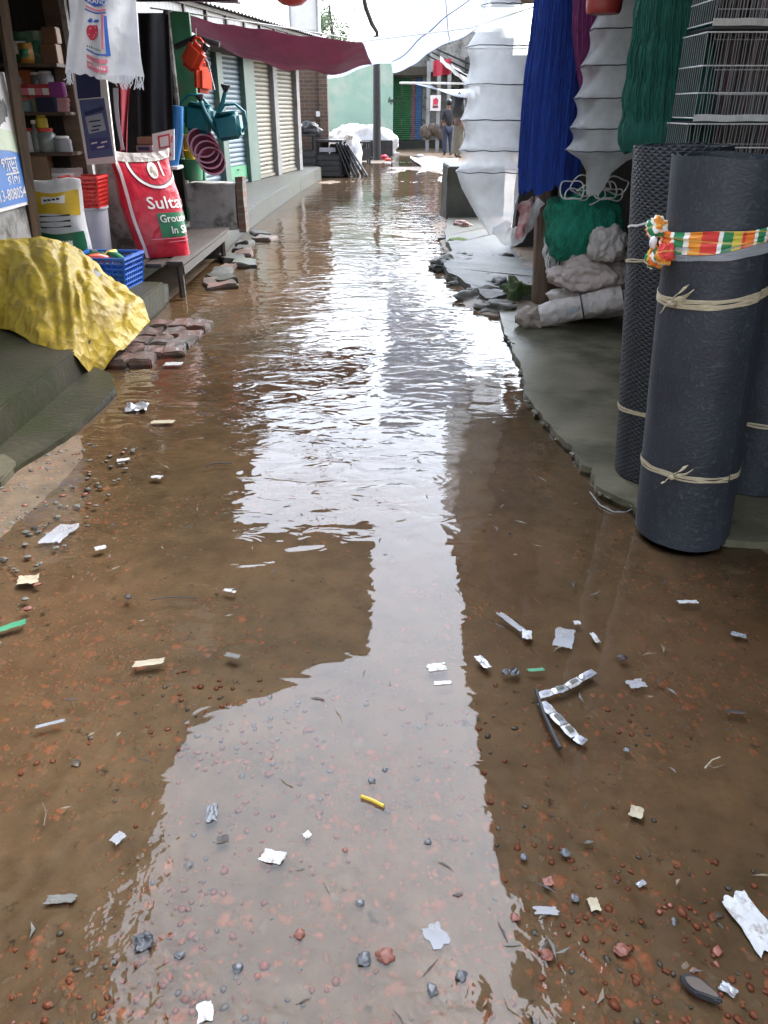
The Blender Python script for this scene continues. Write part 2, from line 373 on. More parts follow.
# plaid ribbon
def plaid():
    m, t, b = newmat('plaid ribbon'); uv = N(t, 'UVMap'); sx = N(t, 'SeparateXYZ'); t.links.new(uv.outputs[0], sx.inputs[0])
    fr = N(t, 'Math'); fr.operation = 'FRACT'; mu = N(t, 'Math'); mu.operation = 'MULTIPLY'; mu.inputs[1].default_value = 1.0
    t.links.new(sx.outputs['X'], mu.inputs[0]); t.links.new(mu.outputs[0], fr.inputs[0])
    r = ramp(t, [(0, (.75,.18,.02)), (1, (.75,.18,.02))]); r.color_ramp.interpolation = 'CONSTANT'
    for p, c in [(.12,(.78,.78,.74)),(.17,(.02,.2,.07)),(.30,(.75,.72,.65)),(.36,(.7,.25,.02)),(.5,(.6,.04,.03)),(.68,(.78,.78,.74)),(.73,(.02,.2,.07)),(.84,(.55,.45,.05)),(.95,(.6,.05,.03))]:
        e = r.color_ramp.elements.new(p); e.color = c4(c)
    t.links.new(fr.outputs[0], r.inputs['Fac'])
    # cross stripes
    m2 = N(t, 'Math'); m2.operation = 'FRACT'; m3 = N(t, 'Math'); m3.operation = 'MULTIPLY'; m3.inputs[1].default_value = 2.0
    t.links.new(sx.outputs['Y'], m3.inputs[0]); t.links.new(m3.outputs[0], m2.inputs[0])
    r2 = ramp(t, [(.0, (0,0,0)), (.9, (0,0,0))]); r2.color_ramp.interpolation = 'CONSTANT'; e = r2.color_ramp.elements.new(.42); e.color = (.55,.55,.55,1); e = r2.color_ramp.elements.new(.56); e.color = (0,0,0,1)
    t.links.new(m2.outputs[0], r2.inputs['Fac'])
    mx = t.nodes.new('ShaderNodeMix'); mx.data_type = 'RGBA'; t.links.new(r2.outputs['Color'], mx.inputs['Factor']); t.links.new(r.outputs['Color'], mx.inputs['A']); mx.inputs['B'].default_value = (.75,.5,.12,1)
    t.links.new(mx.outputs['Result'], b.inputs['Base Color']); b.inputs['Roughness'].default_value = .6
    return m
M['plaid'] = plaid()
# ------------------------------------------------------------------ ground + water
def hground(x, y):
    n = fbm(x*.55+3, y*.4+1, 0, 3)
    h = -.022 + n*.022
    # left mud bank and right bank
    h += .029*sm(-1.15, -1.65, x)*sm(4.6, 3.0, y)*sm(.9, 1.6, y)
    h += .030*sm(1.0, 1.7, x)
    h += .07*sm(.55, 1.0, x+.12*nz1(y*1.3, 4))*sm(6.0, 6.8, y)*sm(13.5, 12, y)
    h += .03*sm(13, 22, y)*(.40+1.9*fbm(x*.7+9, y*.5, 3, 3)) 
    # shallow stony shore at the very front
    f = sm(1.75, .95, y+.25*nz1(x*1.4+5, 2))
    h += (.0155+.004*fbm(x*3+4, y*3, 8, 3))*f
    # small stones
    amp = .0025+.005*f
    h += amp*1.2*fbm(x*11, y*11, 1, 2)+amp*1.0*max(0, noise.noise(V(x*19, y*19, 5)))
    if y > 30: h += .02
    return h
def axis(bps):
    out = [bps[0][0]]
    for (a, st), (b, _) in zip(bps[:-1], bps[1:]):
        n = max(1, round((b-a)/st))
        out += [a+(b-a)*(i+1)/n for i in range(n)]
    return out
xs = axis([(-90, 30), (-30, 6), (-6, 1), (-3, .12), (-1.7, .03), (-.9, .0105), (1.0, .03), (1.7, .12), (3, 1), (6, 6), (30, 30), (90, 1)])
ys = axis([(-60, 15), (-15, 3), (-3, .5), (0, .06), (.55, .0105), (2.0, .025), (4.5, .06), (10, .15), (25, .5), (35, 4), (60, 30), (150, 1)])
bm = bmesh.new(); rows = []
for y in ys: rows.append([bm.verts.new((x, y, hground(x, y) if (abs(x) < 5 and -2 < y < 36) else 0.005)) for x in xs])
for j in range(len(ys)-1):
    for i in range(len(xs)-1): bm.faces.new((rows[j][i], rows[j][i+1], rows[j+1][i+1], rows[j+1][i]))
def groundmat():
    m, t, b = newmat('muddy lane with brick chips')
    co = N(t, 'TexCoord')
    P = co.outputs['Object']
    n1 = N(t, 'TexNoise', Scale=1.6, Detail=8.0, Roughness=.65); t.links.new(P, n1.inputs['Vector'])
    mud = ramp(t, [(.28, (.066,.051,.033)), (.5, (.125,.092,.058)), (.72, (.172,.126,.082))]); t.links.new(n1.outputs['Fac'], mud.inputs['Fac'])
    nf = N(t, 'TexNoise', Scale=11.0, Detail=7.0, Roughness=.72); t.links.new(P, nf.inputs['Vector'])
    rf = ramp(t, [(.3, (.62,.60,.56)), (.5, (1,1,1)), (.7, (1.32,1.24,1.18))]); t.links.new(nf.outputs['Fac'], rf.inputs['Fac'])
    mfm = t.nodes.new('ShaderNodeMix'); mfm.data_type = 'RGBA'; mfm.blend_type = 'MULTIPLY'; mfm.inputs['Factor'].default_value = 1
    t.links.new(mud.outputs['Color'], mfm.inputs['A']); t.links.new(rf.outputs['Color'], mfm.inputs['B'])
    # brick red tint in broad patches
    n2 = N(t, 'TexNoise', Scale=.55, Detail=4.0); t.links.new(P, n2.inputs['Vector'])
    # chips
    def chips(scale, lo, hi, thr):
        dn = N(t, 'TexNoise', Scale=scale*.9, Detail=4.0); t.links.new(P, dn.inputs['Vector'])
        ad = t.nodes.new('ShaderNodeVectorMath'); ad.operation = 'MULTIPLY_ADD'; ad.inputs[1].default_value = (1.3/scale,)*3
        t.links.new(dn.outputs['Color'], ad.inputs[0]); t.links.new(P, ad.inputs[2])
        v = N(t, 'TexVoronoi', Scale=scale, Randomness=1.0); t.links.new(ad.outputs[0], v.inputs['Vector'])
        ed = N(t, 'MapRange'); ed.inputs['From Min'].default_value = lo; ed.inputs['From Max'].default_value = hi; ed.inputs['To Min'].default_value = 1; ed.inputs['To Max'].default_value = 0
        t.links.new(v.outputs['Distance'], ed.inputs['Value'])
        sx = N(t, 'SeparateXYZ'); t.links.new(v.outputs['Color'], sx.inputs[0])
        # patchy density
        pd = N(t, 'TexNoise', Scale=1.3, Detail=3.0); t.links.new(P, pd.inputs['Vector'])
        yy = N(t, 'SeparateXYZ'); t.links.new(P, yy.inputs[0])
        ymr = N(t, 'MapRange'); ymr.inputs['From Min'].default_value = .8; ymr.inputs['From Max'].default_value = 2.3; ymr.inputs['To Min'].default_value = .22; ymr.inputs['To Max'].default_value = -.2
        t.links.new(yy.outputs['Y'], ymr.inputs['Value'])
        s1 = N(t, 'Math'); s1.operation = 'MULTIPLY_ADD'; s1.inputs[1].default_value = 2.4; t.links.new(pd.outputs['Fac'], s1.inputs[0]); s1.inputs[2].default_value = -1.2
        s2 = N(t, 'Math'); s2.operation = 'ADD'; t.links.new(s1.outputs[0], s2.inputs[0]); t.links.new(ymr.outputs[0], s2.inputs[1])
        s3 = N(t, 'Math'); s3.operation = 'ADD'; s3.inputs[1].default_value = thr; t.links.new(s2.outputs[0], s3.inputs[0])
        lt = N(t, 'Math'); lt.operation = 'LESS_THAN'; t.links.new(sx.outputs['X'], lt.inputs[0]); t.links.new(s3.outputs[0], lt.inputs[1])
        mu = N(t, 'Math'); mu.operation = 'MULTIPLY'; t.links.new(lt.outputs[0], mu.inputs[0]); t.links.new(ed.outputs[0], mu.inputs[1])
        return mu.outputs[0], sx.outputs['Y'], v
    col = mfm.outputs['Result']
    mxa = t.nodes.new('ShaderNodeMix'); mxa.data_type = 'RGBA'; rt = ramp(t, [(.42, (0,0,0)), (.68, (.42,.42,.42))]); t.links.new(n2.outputs['Fac'], rt.inputs['Fac'])
    t.links.new(rt.outputs['Color'], mxa.inputs['Factor']); t.links.new(col, mxa.inputs['A']); mxa.inputs['B'].default_value = (.185,.098,.062,1); col = mxa.outputs['Result']
    hsum = None
    for sc, lo, hi, thr in ((40, .18, .5, .24), (75, .15, .5, .24), (22, .15, .45, .10)):
        mk, cy, v = chips(sc, lo, hi, thr)
        cr = ramp(t, [(0, (.30,.095,.055)), (.35, (.40,.145,.085)), (.6, (.24,.09,.055)), (.8, (.18,.14,.10)), (1, (.11,.10,.09))]); t.links.new(cy, cr.inputs['Fac'])
        mxx = t.nodes.new('ShaderNodeMix'); mxx.data_type = 'RGBA'
        sc8 = N(t, 'Math'); sc8.operation = 'MULTIPLY'; sc8.inputs[1].default_value = .6; t.links.new(mk, sc8.inputs[0])
        t.links.new(sc8.outputs[0], mxx.inputs['Factor']); t.links.new(col, mxx.inputs['A']); t.links.new(cr.outputs['Color'], mxx.inputs['B']); col = mxx.outputs['Result']
        if hsum is None: hsum = mk
        else:
            a = N(t, 'Math'); a.operation = 'ADD'; t.links.new(hsum, a.inputs[0]); t.links.new(mk, a.inputs[1]); hsum = a.outputs[0]
    # dark specks of rotting debris
    n4 = N(t, 'TexNoise', Scale=23.0, Detail=5.0, Roughness=.7); t.links.new(P, n4.inputs['Vector'])
    r4 = ramp(t, [(.3, (.9,.9,.9)), (.38, (0,0,0))]); t.links.new(n4.outputs['Fac'], r4.inputs['Fac'])
    m4 = t.nodes.new('ShaderNodeMix'); m4.data_type = 'RGBA'; t.links.new(r4.outputs['Color'], m4.inputs['Factor']); t.links.new(col, m4.inputs['A']); m4.inputs['B'].default_value = (.02,.015,.01,1)
    t.links.new(m4.outputs['Result'], b.inputs['Base Color'])
    b.inputs['Roughness'].default_value = .55; b.inputs['Specular IOR Level'].default_value = .35
    nb = N(t, 'TexNoise', Scale=70.0, Detail=5.0); t.links.new(P, nb.inputs['Vector'])
    ad = N(t, 'Math'); ad.operation = 'MULTIPLY_ADD'; ad.inputs[1].default_value = .5; t.links.new(nb.outputs['Fac'], ad.inputs[0]); t.links.new(hsum, ad.inputs[2])
    bp = N(t, 'Bump', Strength=.45, Distance=.005); t.links.new(ad.outputs[0], bp.inputs['Height']); t.links.new(bp.outputs[0], b.inputs['Normal'])
    return m
go = struct(obj('ground', bm, groundmat(), loc=(0,0,0)))
def watermat():
    m, t, b = newmat('rain water'); out = t.nodes['Material Output']; t.nodes.remove(b)
    co = N(t, 'TexCoord'); P = co.outputs['Object']
    def nse(scale, st, det, dist=0.0):
        mp = N(t, 'Mapping'); mp.inputs['Scale'].default_value = st; t.links.new(P, mp.inputs['Vector'])
        n = N(t, 'TexNoise', Scale=scale, Detail=det, Roughness=.5, Distortion=dist); t.links.new(mp.outputs[0], n.inputs['Vector']); return n.outputs['Fac']
    def mth(op, a, b):
        n = N(t, 'Math'); n.operation = op
        for k, v in enumerate((a, b)):
            if isinstance(v, (int, float)): n.inputs[k].default_value = v
            else: t.links.new(v, n.inputs[k])
        return n.outputs[0]
    def mrange(v, a, b, c, d):
        n = N(t, 'MapRange'); n.interpolation_type = 'SMOOTHSTEP'
        for k, x in zip(('From Min', 'From Max', 'To Min', 'To Max'), (a, b, c, d)): n.inputs[k].default_value = x
        t.links.new(v, n.inputs['Value']); return n.outputs[0]
    sx = N(t, 'SeparateXYZ'); t.links.new(P, sx.inputs[0]); Y = sx.outputs['Y']
    fine = nse(6.5, (.7, 1.25, 1), 2.0, .8); swell = nse(2.1, (.8, 1.2, 1), 2.0, .4); patch = nse(.75, (1.1, .7, 1), 2.0)
    yj = mth('SUBTRACT', mth('ADD', Y, mth('MULTIPLY', mth('SUBTRACT', patch, .5), 3.5)), mth('MULTIPLY', sx.outputs['X'], 1.5))
    amp = mrange(yj, 1.9, 4.2, .14, .95); amp = mth('MULTIPLY', amp, mrange(Y, 10, 22, 1, .35)); amp = mth('MULTIPLY', amp, mrange(patch, .36, .62, .35, 1.15))
    swa = mrange(Y, 1.2, 4.0, .35, .9)
    grit = nse(26.0, (1, 1, 1), 2.0, .3); pch2 = nse(3.2, (1, 1, 1), 2.0)
    gam = mth('MULTIPLY', mrange(Y, 1.45, .75, 0.0, .42), mrange(pch2, .42, .62, .05, 1.0))
    hgt = mth('ADD', mth('ADD', mth('MULTIPLY', fine, amp), mth('MULTIPLY', swell, swa)), mth('MULTIPLY', grit, gam))
    bp = N(t, 'Bump', Strength=1.0, Distance=.0105); t.links.new(hgt, bp.inputs['Height'])
    fr = N(t, 'Fresnel', IOR=1.36); t.links.new(bp.outputs[0], fr.inputs['Normal'])
    gl = N(t, 'BsdfGlossy', Roughness=.02); t.links.new(bp.outputs[0], gl.inputs['Normal'])
    tp = N(t, 'BsdfTransparent'); tp.inputs['Color'].default_value = (.84,.77,.66,1)
    ms = N(t, 'MixShader'); t.links.new(fr.outputs[0], ms.inputs[0]); t.links.new(tp.outputs[0], ms.inputs[1]); t.links.new(gl.outputs[0], ms.inputs[2]); t.links.new(ms.outputs[0], out.inputs[0])
    return m
wb = bmesh.new()
wp = [(-1.9,.2),(1.9,.2),(1.9,6),(1.6,12),(2.6,22),(2.6,31),(-2.2,31),(-2.2,20.5),(-1.9,12)]
wb.faces.new([wb.verts.new((x, y, 0)) for x, y in wp])
struct(obj('water', wb, watermat(), loc=(0,0,0), smooth=False))
# brick chips and pebbles at the shore: nobody could count them
bm = bmesh.new(); r2 = random.Random(11)
mi = []
for k in range(3600):
    y = .62+1.5*r2.random()**1.5; x = r2.uniform(-.95, .95)
    if fbm(x*1.5+2, y*1.5, 7, 2)+r2.uniform(-.25, .25)-.42*(y-.95) < .05: continue
    s = r2.uniform(.003, .009)*(1.5 if r2.random() < .12 else 1)
    q = bmesh.ops.create_icosphere(bm, subdivisions=1, radius=1); a = r2.uniform(0, 6.3); ex = r2.uniform(.8, 1.5)
    z = hground(x, y)
    for v in q['verts']:
        d = v.co*(1+.45*noise.noise(v.co*1.3+V(k*.37, 0, 0)))
        X = d.x*s*ex; Y = d.y*s; v.co = V(x+X*math.cos(a)-Y*math.sin(a), y+X*math.sin(a)+Y*math.cos(a), z+d.z*s*.5+.0015)
    idx = 0 if r2.random() < .72 else 1
    for f in {f for v in q['verts'] for f in v.link_faces}: f.material_index = idx
M['chipred'] = pm('brick chip', (.24,.085,.055), (.14,.05,.035), 30, .5, .4, 90, .002)
co_ = obj('brick_chips', bm, [M['chipred'], M['pebble']], loc=(0,0,0), angle=70)
co_['kind'] = 'stuff'; co_['label'] = 'small red brick chips and grey grit poking out of the shallow water in front'; co_['category'] = 'gravel'
bm = bmesh.new()
for k in range(700):
    y = r2.uniform(6.2, 13); x = r2.uniform(.55, 1.55)
    if k % 3 == 0: x, y = r2.uniform(-1.75, -1.2), r2.uniform(1.9, 3.6)
    s = r2.uniform(.006, .022)*(1 if k % 3 else .6)
    q = bmesh.ops.create_icosphere(bm, subdivisions=1, radius=1); z = max(hground(x, y), -.002)
    for v in q['verts']:
        d = v.co*(1+.6*noise.noise(v.co*1.3+V(k*.37, 0, 0))); v.co = V(x+d.x*s*1.3, y+d.y*s, z+d.z*s*.5)
    for f in {f for v in q['verts'] for f in v.link_faces}: f.material_index = 0 if k % 4 else (1 if k % 8 else 2)
co_ = obj('bank_gravel', bm, [M['stone'], M['chipred'], M['darkwood']], loc=(0,0,0), angle=70)
co_['kind'] = 'stuff'; co_['label'] = 'small grit and crumbs scattered on the mud banks beside the water'; co_['category'] = 'gravel'
# fine rubbish trodden into the mud: straw, leaf crumbs, grit
bm = bmesh.new()
for k in range(420):
    y = .7+5.2*r2.random()**1.7; x = r2.uniform(-1.5, 1.0) if y > 1.5 else r2.uniform(-.8, .85)
    if noise.noise(V(x*1.3, y*1.3, 4))+r2.uniform(-.4, .4) < 0: continue
    L = r2.uniform(.006, .03); wd = r2.uniform(.0012, .005); a = r2.uniform(0, 6.3); z = max(hground(x, y), 0)+.0015
    d = V(math.cos(a), math.sin(a), 0); e = V(-d.y, d.x, 0); c_ = V(x, y, z); b_ = e*L*r2.uniform(-.3, .3)
    q = [c_-d*L-e*wd*.3, c_+b_-e*wd, c_+d*L, c_+b_+e*wd]
    top = [bm.verts.new(p+V(0, 0, .0012)) for p in q]; bot = [bm.verts.new(p) for p in q]
    fs = [bm.faces.new(top), bm.faces.new(bot[::-1])]+[bm.faces.new((bot[i], bot[(i+1) % 4], top[(i+1) % 4], top[i])) for i in range(4)]
    mi_ = r2.choice([0, 0, 0, 1, 1, 2])
    for f_ in fs: f_.material_index = mi_
co_ = obj('trodden_debris', bm, [M['darkwood'], pm('straw bits', (.2,.16,.1), (.12,.09,.06), 30, .7), M['stone']], loc=(0,0,0), smooth=False)
co_['kind'] = 'stuff'; co_['label'] = 'fine straw, leaf crumbs and grit trodden into the mud of the lane'; co_['category'] = 'debris'
#@@PART2
# ================================================================== SETTING, LEFT
# raised pavement along the shutters
kerb = [(-2.0,9.15),(-1.86,9.2),(-1.90,10),(-1.89,11.5),(-1.82,14),(-1.70,17),(-1.50,20.0),(-1.62,20.6)]
mb = MB().prism(kerb+[(-2.6,20.9),(-5.5,20.9),(-5.5,9.15)], -.15, .25); bmesh.ops.subdivide_edges(mb.bm, edges=[e for e in mb.bm.edges], cuts=2); bevel(mb, .012)
mb.disp(.012, 5, 3)
struct(obj('raised_pavement', mb, M['concrete'], loc=(0,0,0)))
# near step platform
mb = MB().box((-3.2, 4.0, .05), (2.64, 5.4, .3)); mb.subdivide(5); bevel(mb, .012); mb.disp(.014, 4, 9)
struct(obj('step_platform', mb, M['mossconc'], loc=(0,0,0)))
mb = MB(); pts = [G(-60,500), G(0,489), G(22,470), G(52,452), G(66,442), G(92,418), G(116,392), G(112,376)]
pl = []
for a, b in zip(pts[:-1], pts[1:]):
    for k in range(5):
        p = a.lerp(b, k/5); pl.append((p.x+.012*nz1(p.x*20, p.y*20), p.y+.012*nz1(p.x*20, p.y*20, 5)))
pl += [(-1.9, 4.85), (-1.95, 2.0)]
mb.prism(pl, -.05, .032); struct(obj('low_concrete_slab', mb, M['mossconc'], loc=(0,0,0), angle=30))
mb = MB().prism([(G(x,y).x+.0, G(x,y).y) for x, y in [(-30,500),(2,491),(14,478),(18,470),(8,463),(-30,466)]], -.03, .05); bevel(mb, .008)
tag(obj('flat_stone', mb, M['slab']), 'flat dark stone at the left edge below the cracked slab', 'stone')
# lower dark step before crate and brick slab
mb = MB().box((-2.15, 6.35, .02), (.5, 1.1, .24)); mb.subdivide(3); mb.disp(.03, 5, 2)
struct(obj('broken_step', mb, M['concrete'], loc=(0,0,0)))
# brick paving patch
t = thing('brick_patch', (-1.68, 5.55, 0), 'patch of loose wet red bricks on the lane beside the yellow sheet', 'bricks')
for i in range(4):
    for j in range(5):
        if (i, j) in ((3, 0), (0, 4)): continue
        mb = MB().box((-1.93+i*.155+rnd.uniform(-.01,.01)+.012*j, 5.05+j*.225+rnd.uniform(-.02,.02), -.014+rnd.uniform(-.014,.012)), (.145, .215, .08), Matrix.Rotation(rnd.uniform(-.12,.12), 3, 'Z') @ Matrix.Rotation(rnd.uniform(-.06,.06), 3, 'X'))
        mb.subdivide(2); bevel(mb, .008, 2); mb.disp(.016, 16, i*7+j); obj('brick', mb, M['brick'], t)
# fallen brick edging along the kerb
t = thing('broken_edging', (-1.6, 9.0, 0), 'row of broken slabs fallen along the kerb beyond the plank bench', 'rubble')
for k in range(11):
    p = G(215+rnd.uniform(0,18)+k*4.2, 284-k*5.0)
    mb = MB().box((p.x-.05, p.y, -.005), (rnd.uniform(.16,.3), rnd.uniform(.25,.45), .07), Matrix.Rotation(rnd.uniform(-.5,.5), 3, 'Z') @ Matrix.Rotation(rnd.uniform(-.15,.15), 3, 'Y'))
    bevel(mb, .012); mb.disp(.02, 9, k); mb.subdivide(2); mb.disp(.03, 7, k); obj('slab_piece', mb, M['brick'] if k % 3 == 0 else M['concrete'], t)
# ---------------- near left shop
shop = thing('corner_shop', (-3.0, 5.0, .2), 'open fronted shop on the left with shelves, a brown post and a tin roof', 'shop')
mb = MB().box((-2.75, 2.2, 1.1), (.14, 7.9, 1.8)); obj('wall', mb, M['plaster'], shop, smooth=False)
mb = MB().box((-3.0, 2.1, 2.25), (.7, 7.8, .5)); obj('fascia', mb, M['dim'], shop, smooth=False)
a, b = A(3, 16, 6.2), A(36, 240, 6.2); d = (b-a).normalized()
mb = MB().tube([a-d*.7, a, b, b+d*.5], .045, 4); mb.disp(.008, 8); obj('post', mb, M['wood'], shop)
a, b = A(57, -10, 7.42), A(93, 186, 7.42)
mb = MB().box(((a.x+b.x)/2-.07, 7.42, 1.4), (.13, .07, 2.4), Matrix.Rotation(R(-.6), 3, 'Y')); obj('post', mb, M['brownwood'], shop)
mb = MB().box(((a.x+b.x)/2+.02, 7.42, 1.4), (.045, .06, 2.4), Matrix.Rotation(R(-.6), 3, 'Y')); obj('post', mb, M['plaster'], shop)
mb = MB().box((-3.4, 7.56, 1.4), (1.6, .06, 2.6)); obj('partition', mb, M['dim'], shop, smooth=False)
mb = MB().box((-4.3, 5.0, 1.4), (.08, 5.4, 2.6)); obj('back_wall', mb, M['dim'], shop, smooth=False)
for py in (64, 112, 152):
    z = A(50, py, 7.25).z
    mb = MB().box((-3.15, 7.32, z-.012), (1.05, .38, .025)); bevel(mb, .004); obj('shelf', mb, M['brownwood'], shop)
mb = MB().box((-3.6, 7.3, 1.5), (.03, .4, 2.2)); obj('shelf_side', mb, M['brownwood'], shop)
mb = MB().box((A(60,40,7.5).x+.04, 7.5, A(60,40,7.5).z), (.22, .03, .55)); obj('back_panel', mb, M['brownwood'], shop)
mb = MB().sheet(lambda u, v: (-4.6+(3.13 if v < .45 else 2.93)*u, 1.3+9.4*v, 2.72-.13*u+.014*math.sin(v*9.4*2*math.pi/.16)), 4, 460, .004)
obj('roof', mb, M['tin'], shop)
for yy in (1.6, 3, 5.5, 8, 10.4): obj('roof_beam', MB().box((-3.1, yy, 2.6), (2.9, .06, .06)), M['darkwood'], shop, smooth=False)
# second opening: dark stall with hanging black sheet
st = thing('dark_stall', (-3.0, 9.0, .25), 'dark second stall left of the roller shutters with a green painted post', 'stall')
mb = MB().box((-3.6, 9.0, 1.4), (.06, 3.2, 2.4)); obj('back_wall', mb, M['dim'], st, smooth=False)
p0, p1 = A(166, 20, 10.2), A(190, 20, 10.2)
mb = MB().box(((p0.x+p1.x)/2, 10.2, 1.35), (p1.x-p0.x, .08, 2.2)); bevel(mb, .006); obj('green_wall', mb, M['greenpaint'], st)
a, b = A(166, 10, 10.05), A(184, 165, 10.05)
mb = MB().tube([a, b, b+(b-a)*.3], .035, 8); obj('post', mb, M['plaster'], st)
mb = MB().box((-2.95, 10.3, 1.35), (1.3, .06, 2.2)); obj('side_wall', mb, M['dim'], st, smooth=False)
mb = MB().box(((A(105,200,7.7).x+A(128,200,7.7).x)/2, 7.75, .65), (.36, .16, .85)); bevel(mb, .01); mb.disp(.01, 6); obj('low_pillar', mb, M['plaster'], st)
mb = MB().box((-2.95, 8.7, .14), (1.2, 3.0, .26)); bevel(mb, .01); obj('floor_ledge', mb, M['concrete'], st)
# ---------------- shutter row building
a = V(-2.985, 13.8, .25); b = V(-1.93, 19.05, .25); dv = (b-a); L = dv.length; dv.normalize(); nv = V(dv.y, -dv.x, 0)   # nv to the street
def onrow(px, py=180):
    d = ray(px, py); c0 = V(0, 0, CH); t = (a-c0).dot(nv)/d.dot(nv); return c0+d*t
row = thing('shutter_shops', a, 'low row of shops with blue and cream roller shutters on the left', 'building')
def urow(px, py=180): return (onrow(px, py)-a).dot(dv)
def prow(u, out=0, z=0): return V(a.x+dv.x*u+nv.x*out, a.y+dv.y*u+nv.y*out, z)
rotr = Matrix.Rotation(math.atan2(dv.y, dv.x), 3, 'Z')
ztop = onrow(250, 46).z
u0 = urow(196); uE = urow(300, 168)
def rbox(ua, ub, o0, o1, z0, z1):
    return MB().box(prow((ua+ub)/2, (o0+o1)/2, (z0+z1)/2), (abs(ub-ua), abs(o1-o0), z1-z0), rotr)
obj('wall', rbox(u0-3.3, uE+.05, -3.2, -.16, .1, 2.8), M['plaster'], row, smooth=False)
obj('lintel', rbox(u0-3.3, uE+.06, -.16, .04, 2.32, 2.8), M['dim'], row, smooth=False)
sh = [(urow(207,150), urow(222.5,150), 'shblue', 'blue grey roller shutter behind the watering cans'), (urow(228,150), urow(248,150), 'shblue', 'blue grey roller shutter beside the green post'),
      (urow(258,150), urow(276,150), 'shcream', 'cream roller shutter nearer the green post'), (urow(281,150), urow(298,150), 'shcream', 'cream roller shutter at the far end')]
for i, (ua, ub, mt, lb) in enumerate(sh):
    def f(u, v, ua=ua, ub=ub, i=i):
        z = .30+v*(2.05); ph = v*26*2*math.pi
        return prow(lerp(ua, ub, u)+.0, -.075+.022*abs(math.sin(ph/2))**.6-.01+.012*fbm(u*3+i*9, v*4, 1, 2), z)
    mb = MB().sheet(f, 5, 260, .003); o = obj('roller_shutter', mb, M[mt], row, angle=50); o['label'] = lb
    mbb = rbox(ua+.01, ub-.01, -.09, -.03, .262, .315); bevel(mbb, .006); obj('bottom_bar', mbb, M[mt], o)
    if i == 1:
        mb = rbox(ua+.02, ub-.02, -.048, -.042, .33, .56); obj('painted_band', mb, M['greenpaint'], o)
    mb = MB().tube([prow((ua+ub)/2-.06, -.03, .5), prow((ua+ub)/2-.06, .0, .5), prow((ua+ub)/2+.06, 0, .5), prow((ua+ub)/2+.06, -.03, .5)], .009, 6); obj('handle', mb, M['iron'], o)
for ua, ub, mt in [(urow(222.5,150), urow(228,150), 'mintpost'), (urow(248,150), urow(258,150), 'mintpost'), (urow(276,150), urow(280,150), 'pillar'), (urow(298,150), urow(301,150), 'pillar')]:
    mb = rbox(ua, ub, -.14, .03, .25, 2.34); bevel(mb, .008); obj('pillar', mb, M[mt], row)
# parapet of grey boards / tin with roofline falling to the right
def f(u, v):
    uu = lerp(u0-3, uE+.3, u); return prow(uu, .50+.012*math.sin(uu*60), lerp(2.36, 2.78, v))
obj('parapet', MB().sheet(f, 260, 4, .006), M['tin'], row, angle=60)
mb = MB()
for k in range(10): mb.box(prow(lerp(u0-1, uE+.2, k/9), .528, 2.57), (.05, .03, .44), rotr)
mb.box(prow((u0+uE)/2, .53, 2.775), (uE-u0+3, .05, .05), rotr); mb.box(prow((u0+uE)/2, .533, 2.58), (uE-u0+3, .03, .035), rotr)
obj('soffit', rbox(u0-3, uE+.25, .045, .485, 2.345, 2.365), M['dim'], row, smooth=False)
obj('parapet_frame', mb, M['darkwood'], row, smooth=False)
def f(u, v):
    uu = lerp(u0-3.3, uE+.5, u); return prow(uu, lerp(-3.2, .64, v), lerp(3.4, 2.82, v)+.015*math.sin(uu*40))
obj('roof', MB().sheet(f, 260, 6, .005), M['tin'], row, angle=60)
# brick pier
p0, p1 = A(301, 120, 21.5), A(328, 120, 21.5)
bp_ = thing('brick_wall', ((p0.x+p1.x)/2, 21.6, 0), 'bare brown brick wall end between the cream shutter and the mint wall', 'wall')
def brickmat():
    m, t, b = newmat('old brick courses'); co = N(t, 'TexCoord'); mp = N(t, 'Mapping'); mp.inputs['Rotation'].default_value = (R(90), 0, 0)
    t.links.new(co.outputs['Object'], mp.inputs['Vector'])
    br = N(t, 'TexBrick', Scale=1.0); br.inputs['Brick Width'].default_value = .24; br.inputs['Row Height'].default_value = .085; br.inputs['Mortar Size'].default_value = .01
    br.inputs['Color1'].default_value = (.13,.075,.05,1); br.inputs['Color2'].default_value = (.09,.055,.04,1); br.inputs['Mortar'].default_value = (.13,.12,.1,1)
    t.links.new(mp.outputs[0], br.inputs['Vector']); t.links.new(br.outputs['Color'], b.inputs['Base Color']); b.inputs['Roughness'].default_value = .8
    bu = N(t, 'Bump', Strength=.6, Distance=.01); bu.invert = True; t.links.new(br.outputs['Fac'], bu.inputs['Height']); t.links.new(bu.outputs[0], b.inputs['Normal'])
    return m
M['bricks'] = brickmat()
obj('wall', MB().box(((p0.x+p1.x)/2-.45, 21.75, 1.35), (p1.x-p0.x+.9, .25, 2.7)), M['bricks'], bp_, smooth=False)
obj('corner_post', MB().box((p1.x-.1, 21.56, 1.3), (.2, .12, 2.5)), M['bricks'], bp_, smooth=False)
obj('wall_box', bevel(MB().box(A(318, 114, 21.5), (.1, .06, .12)), .01), M['white'], bp_)
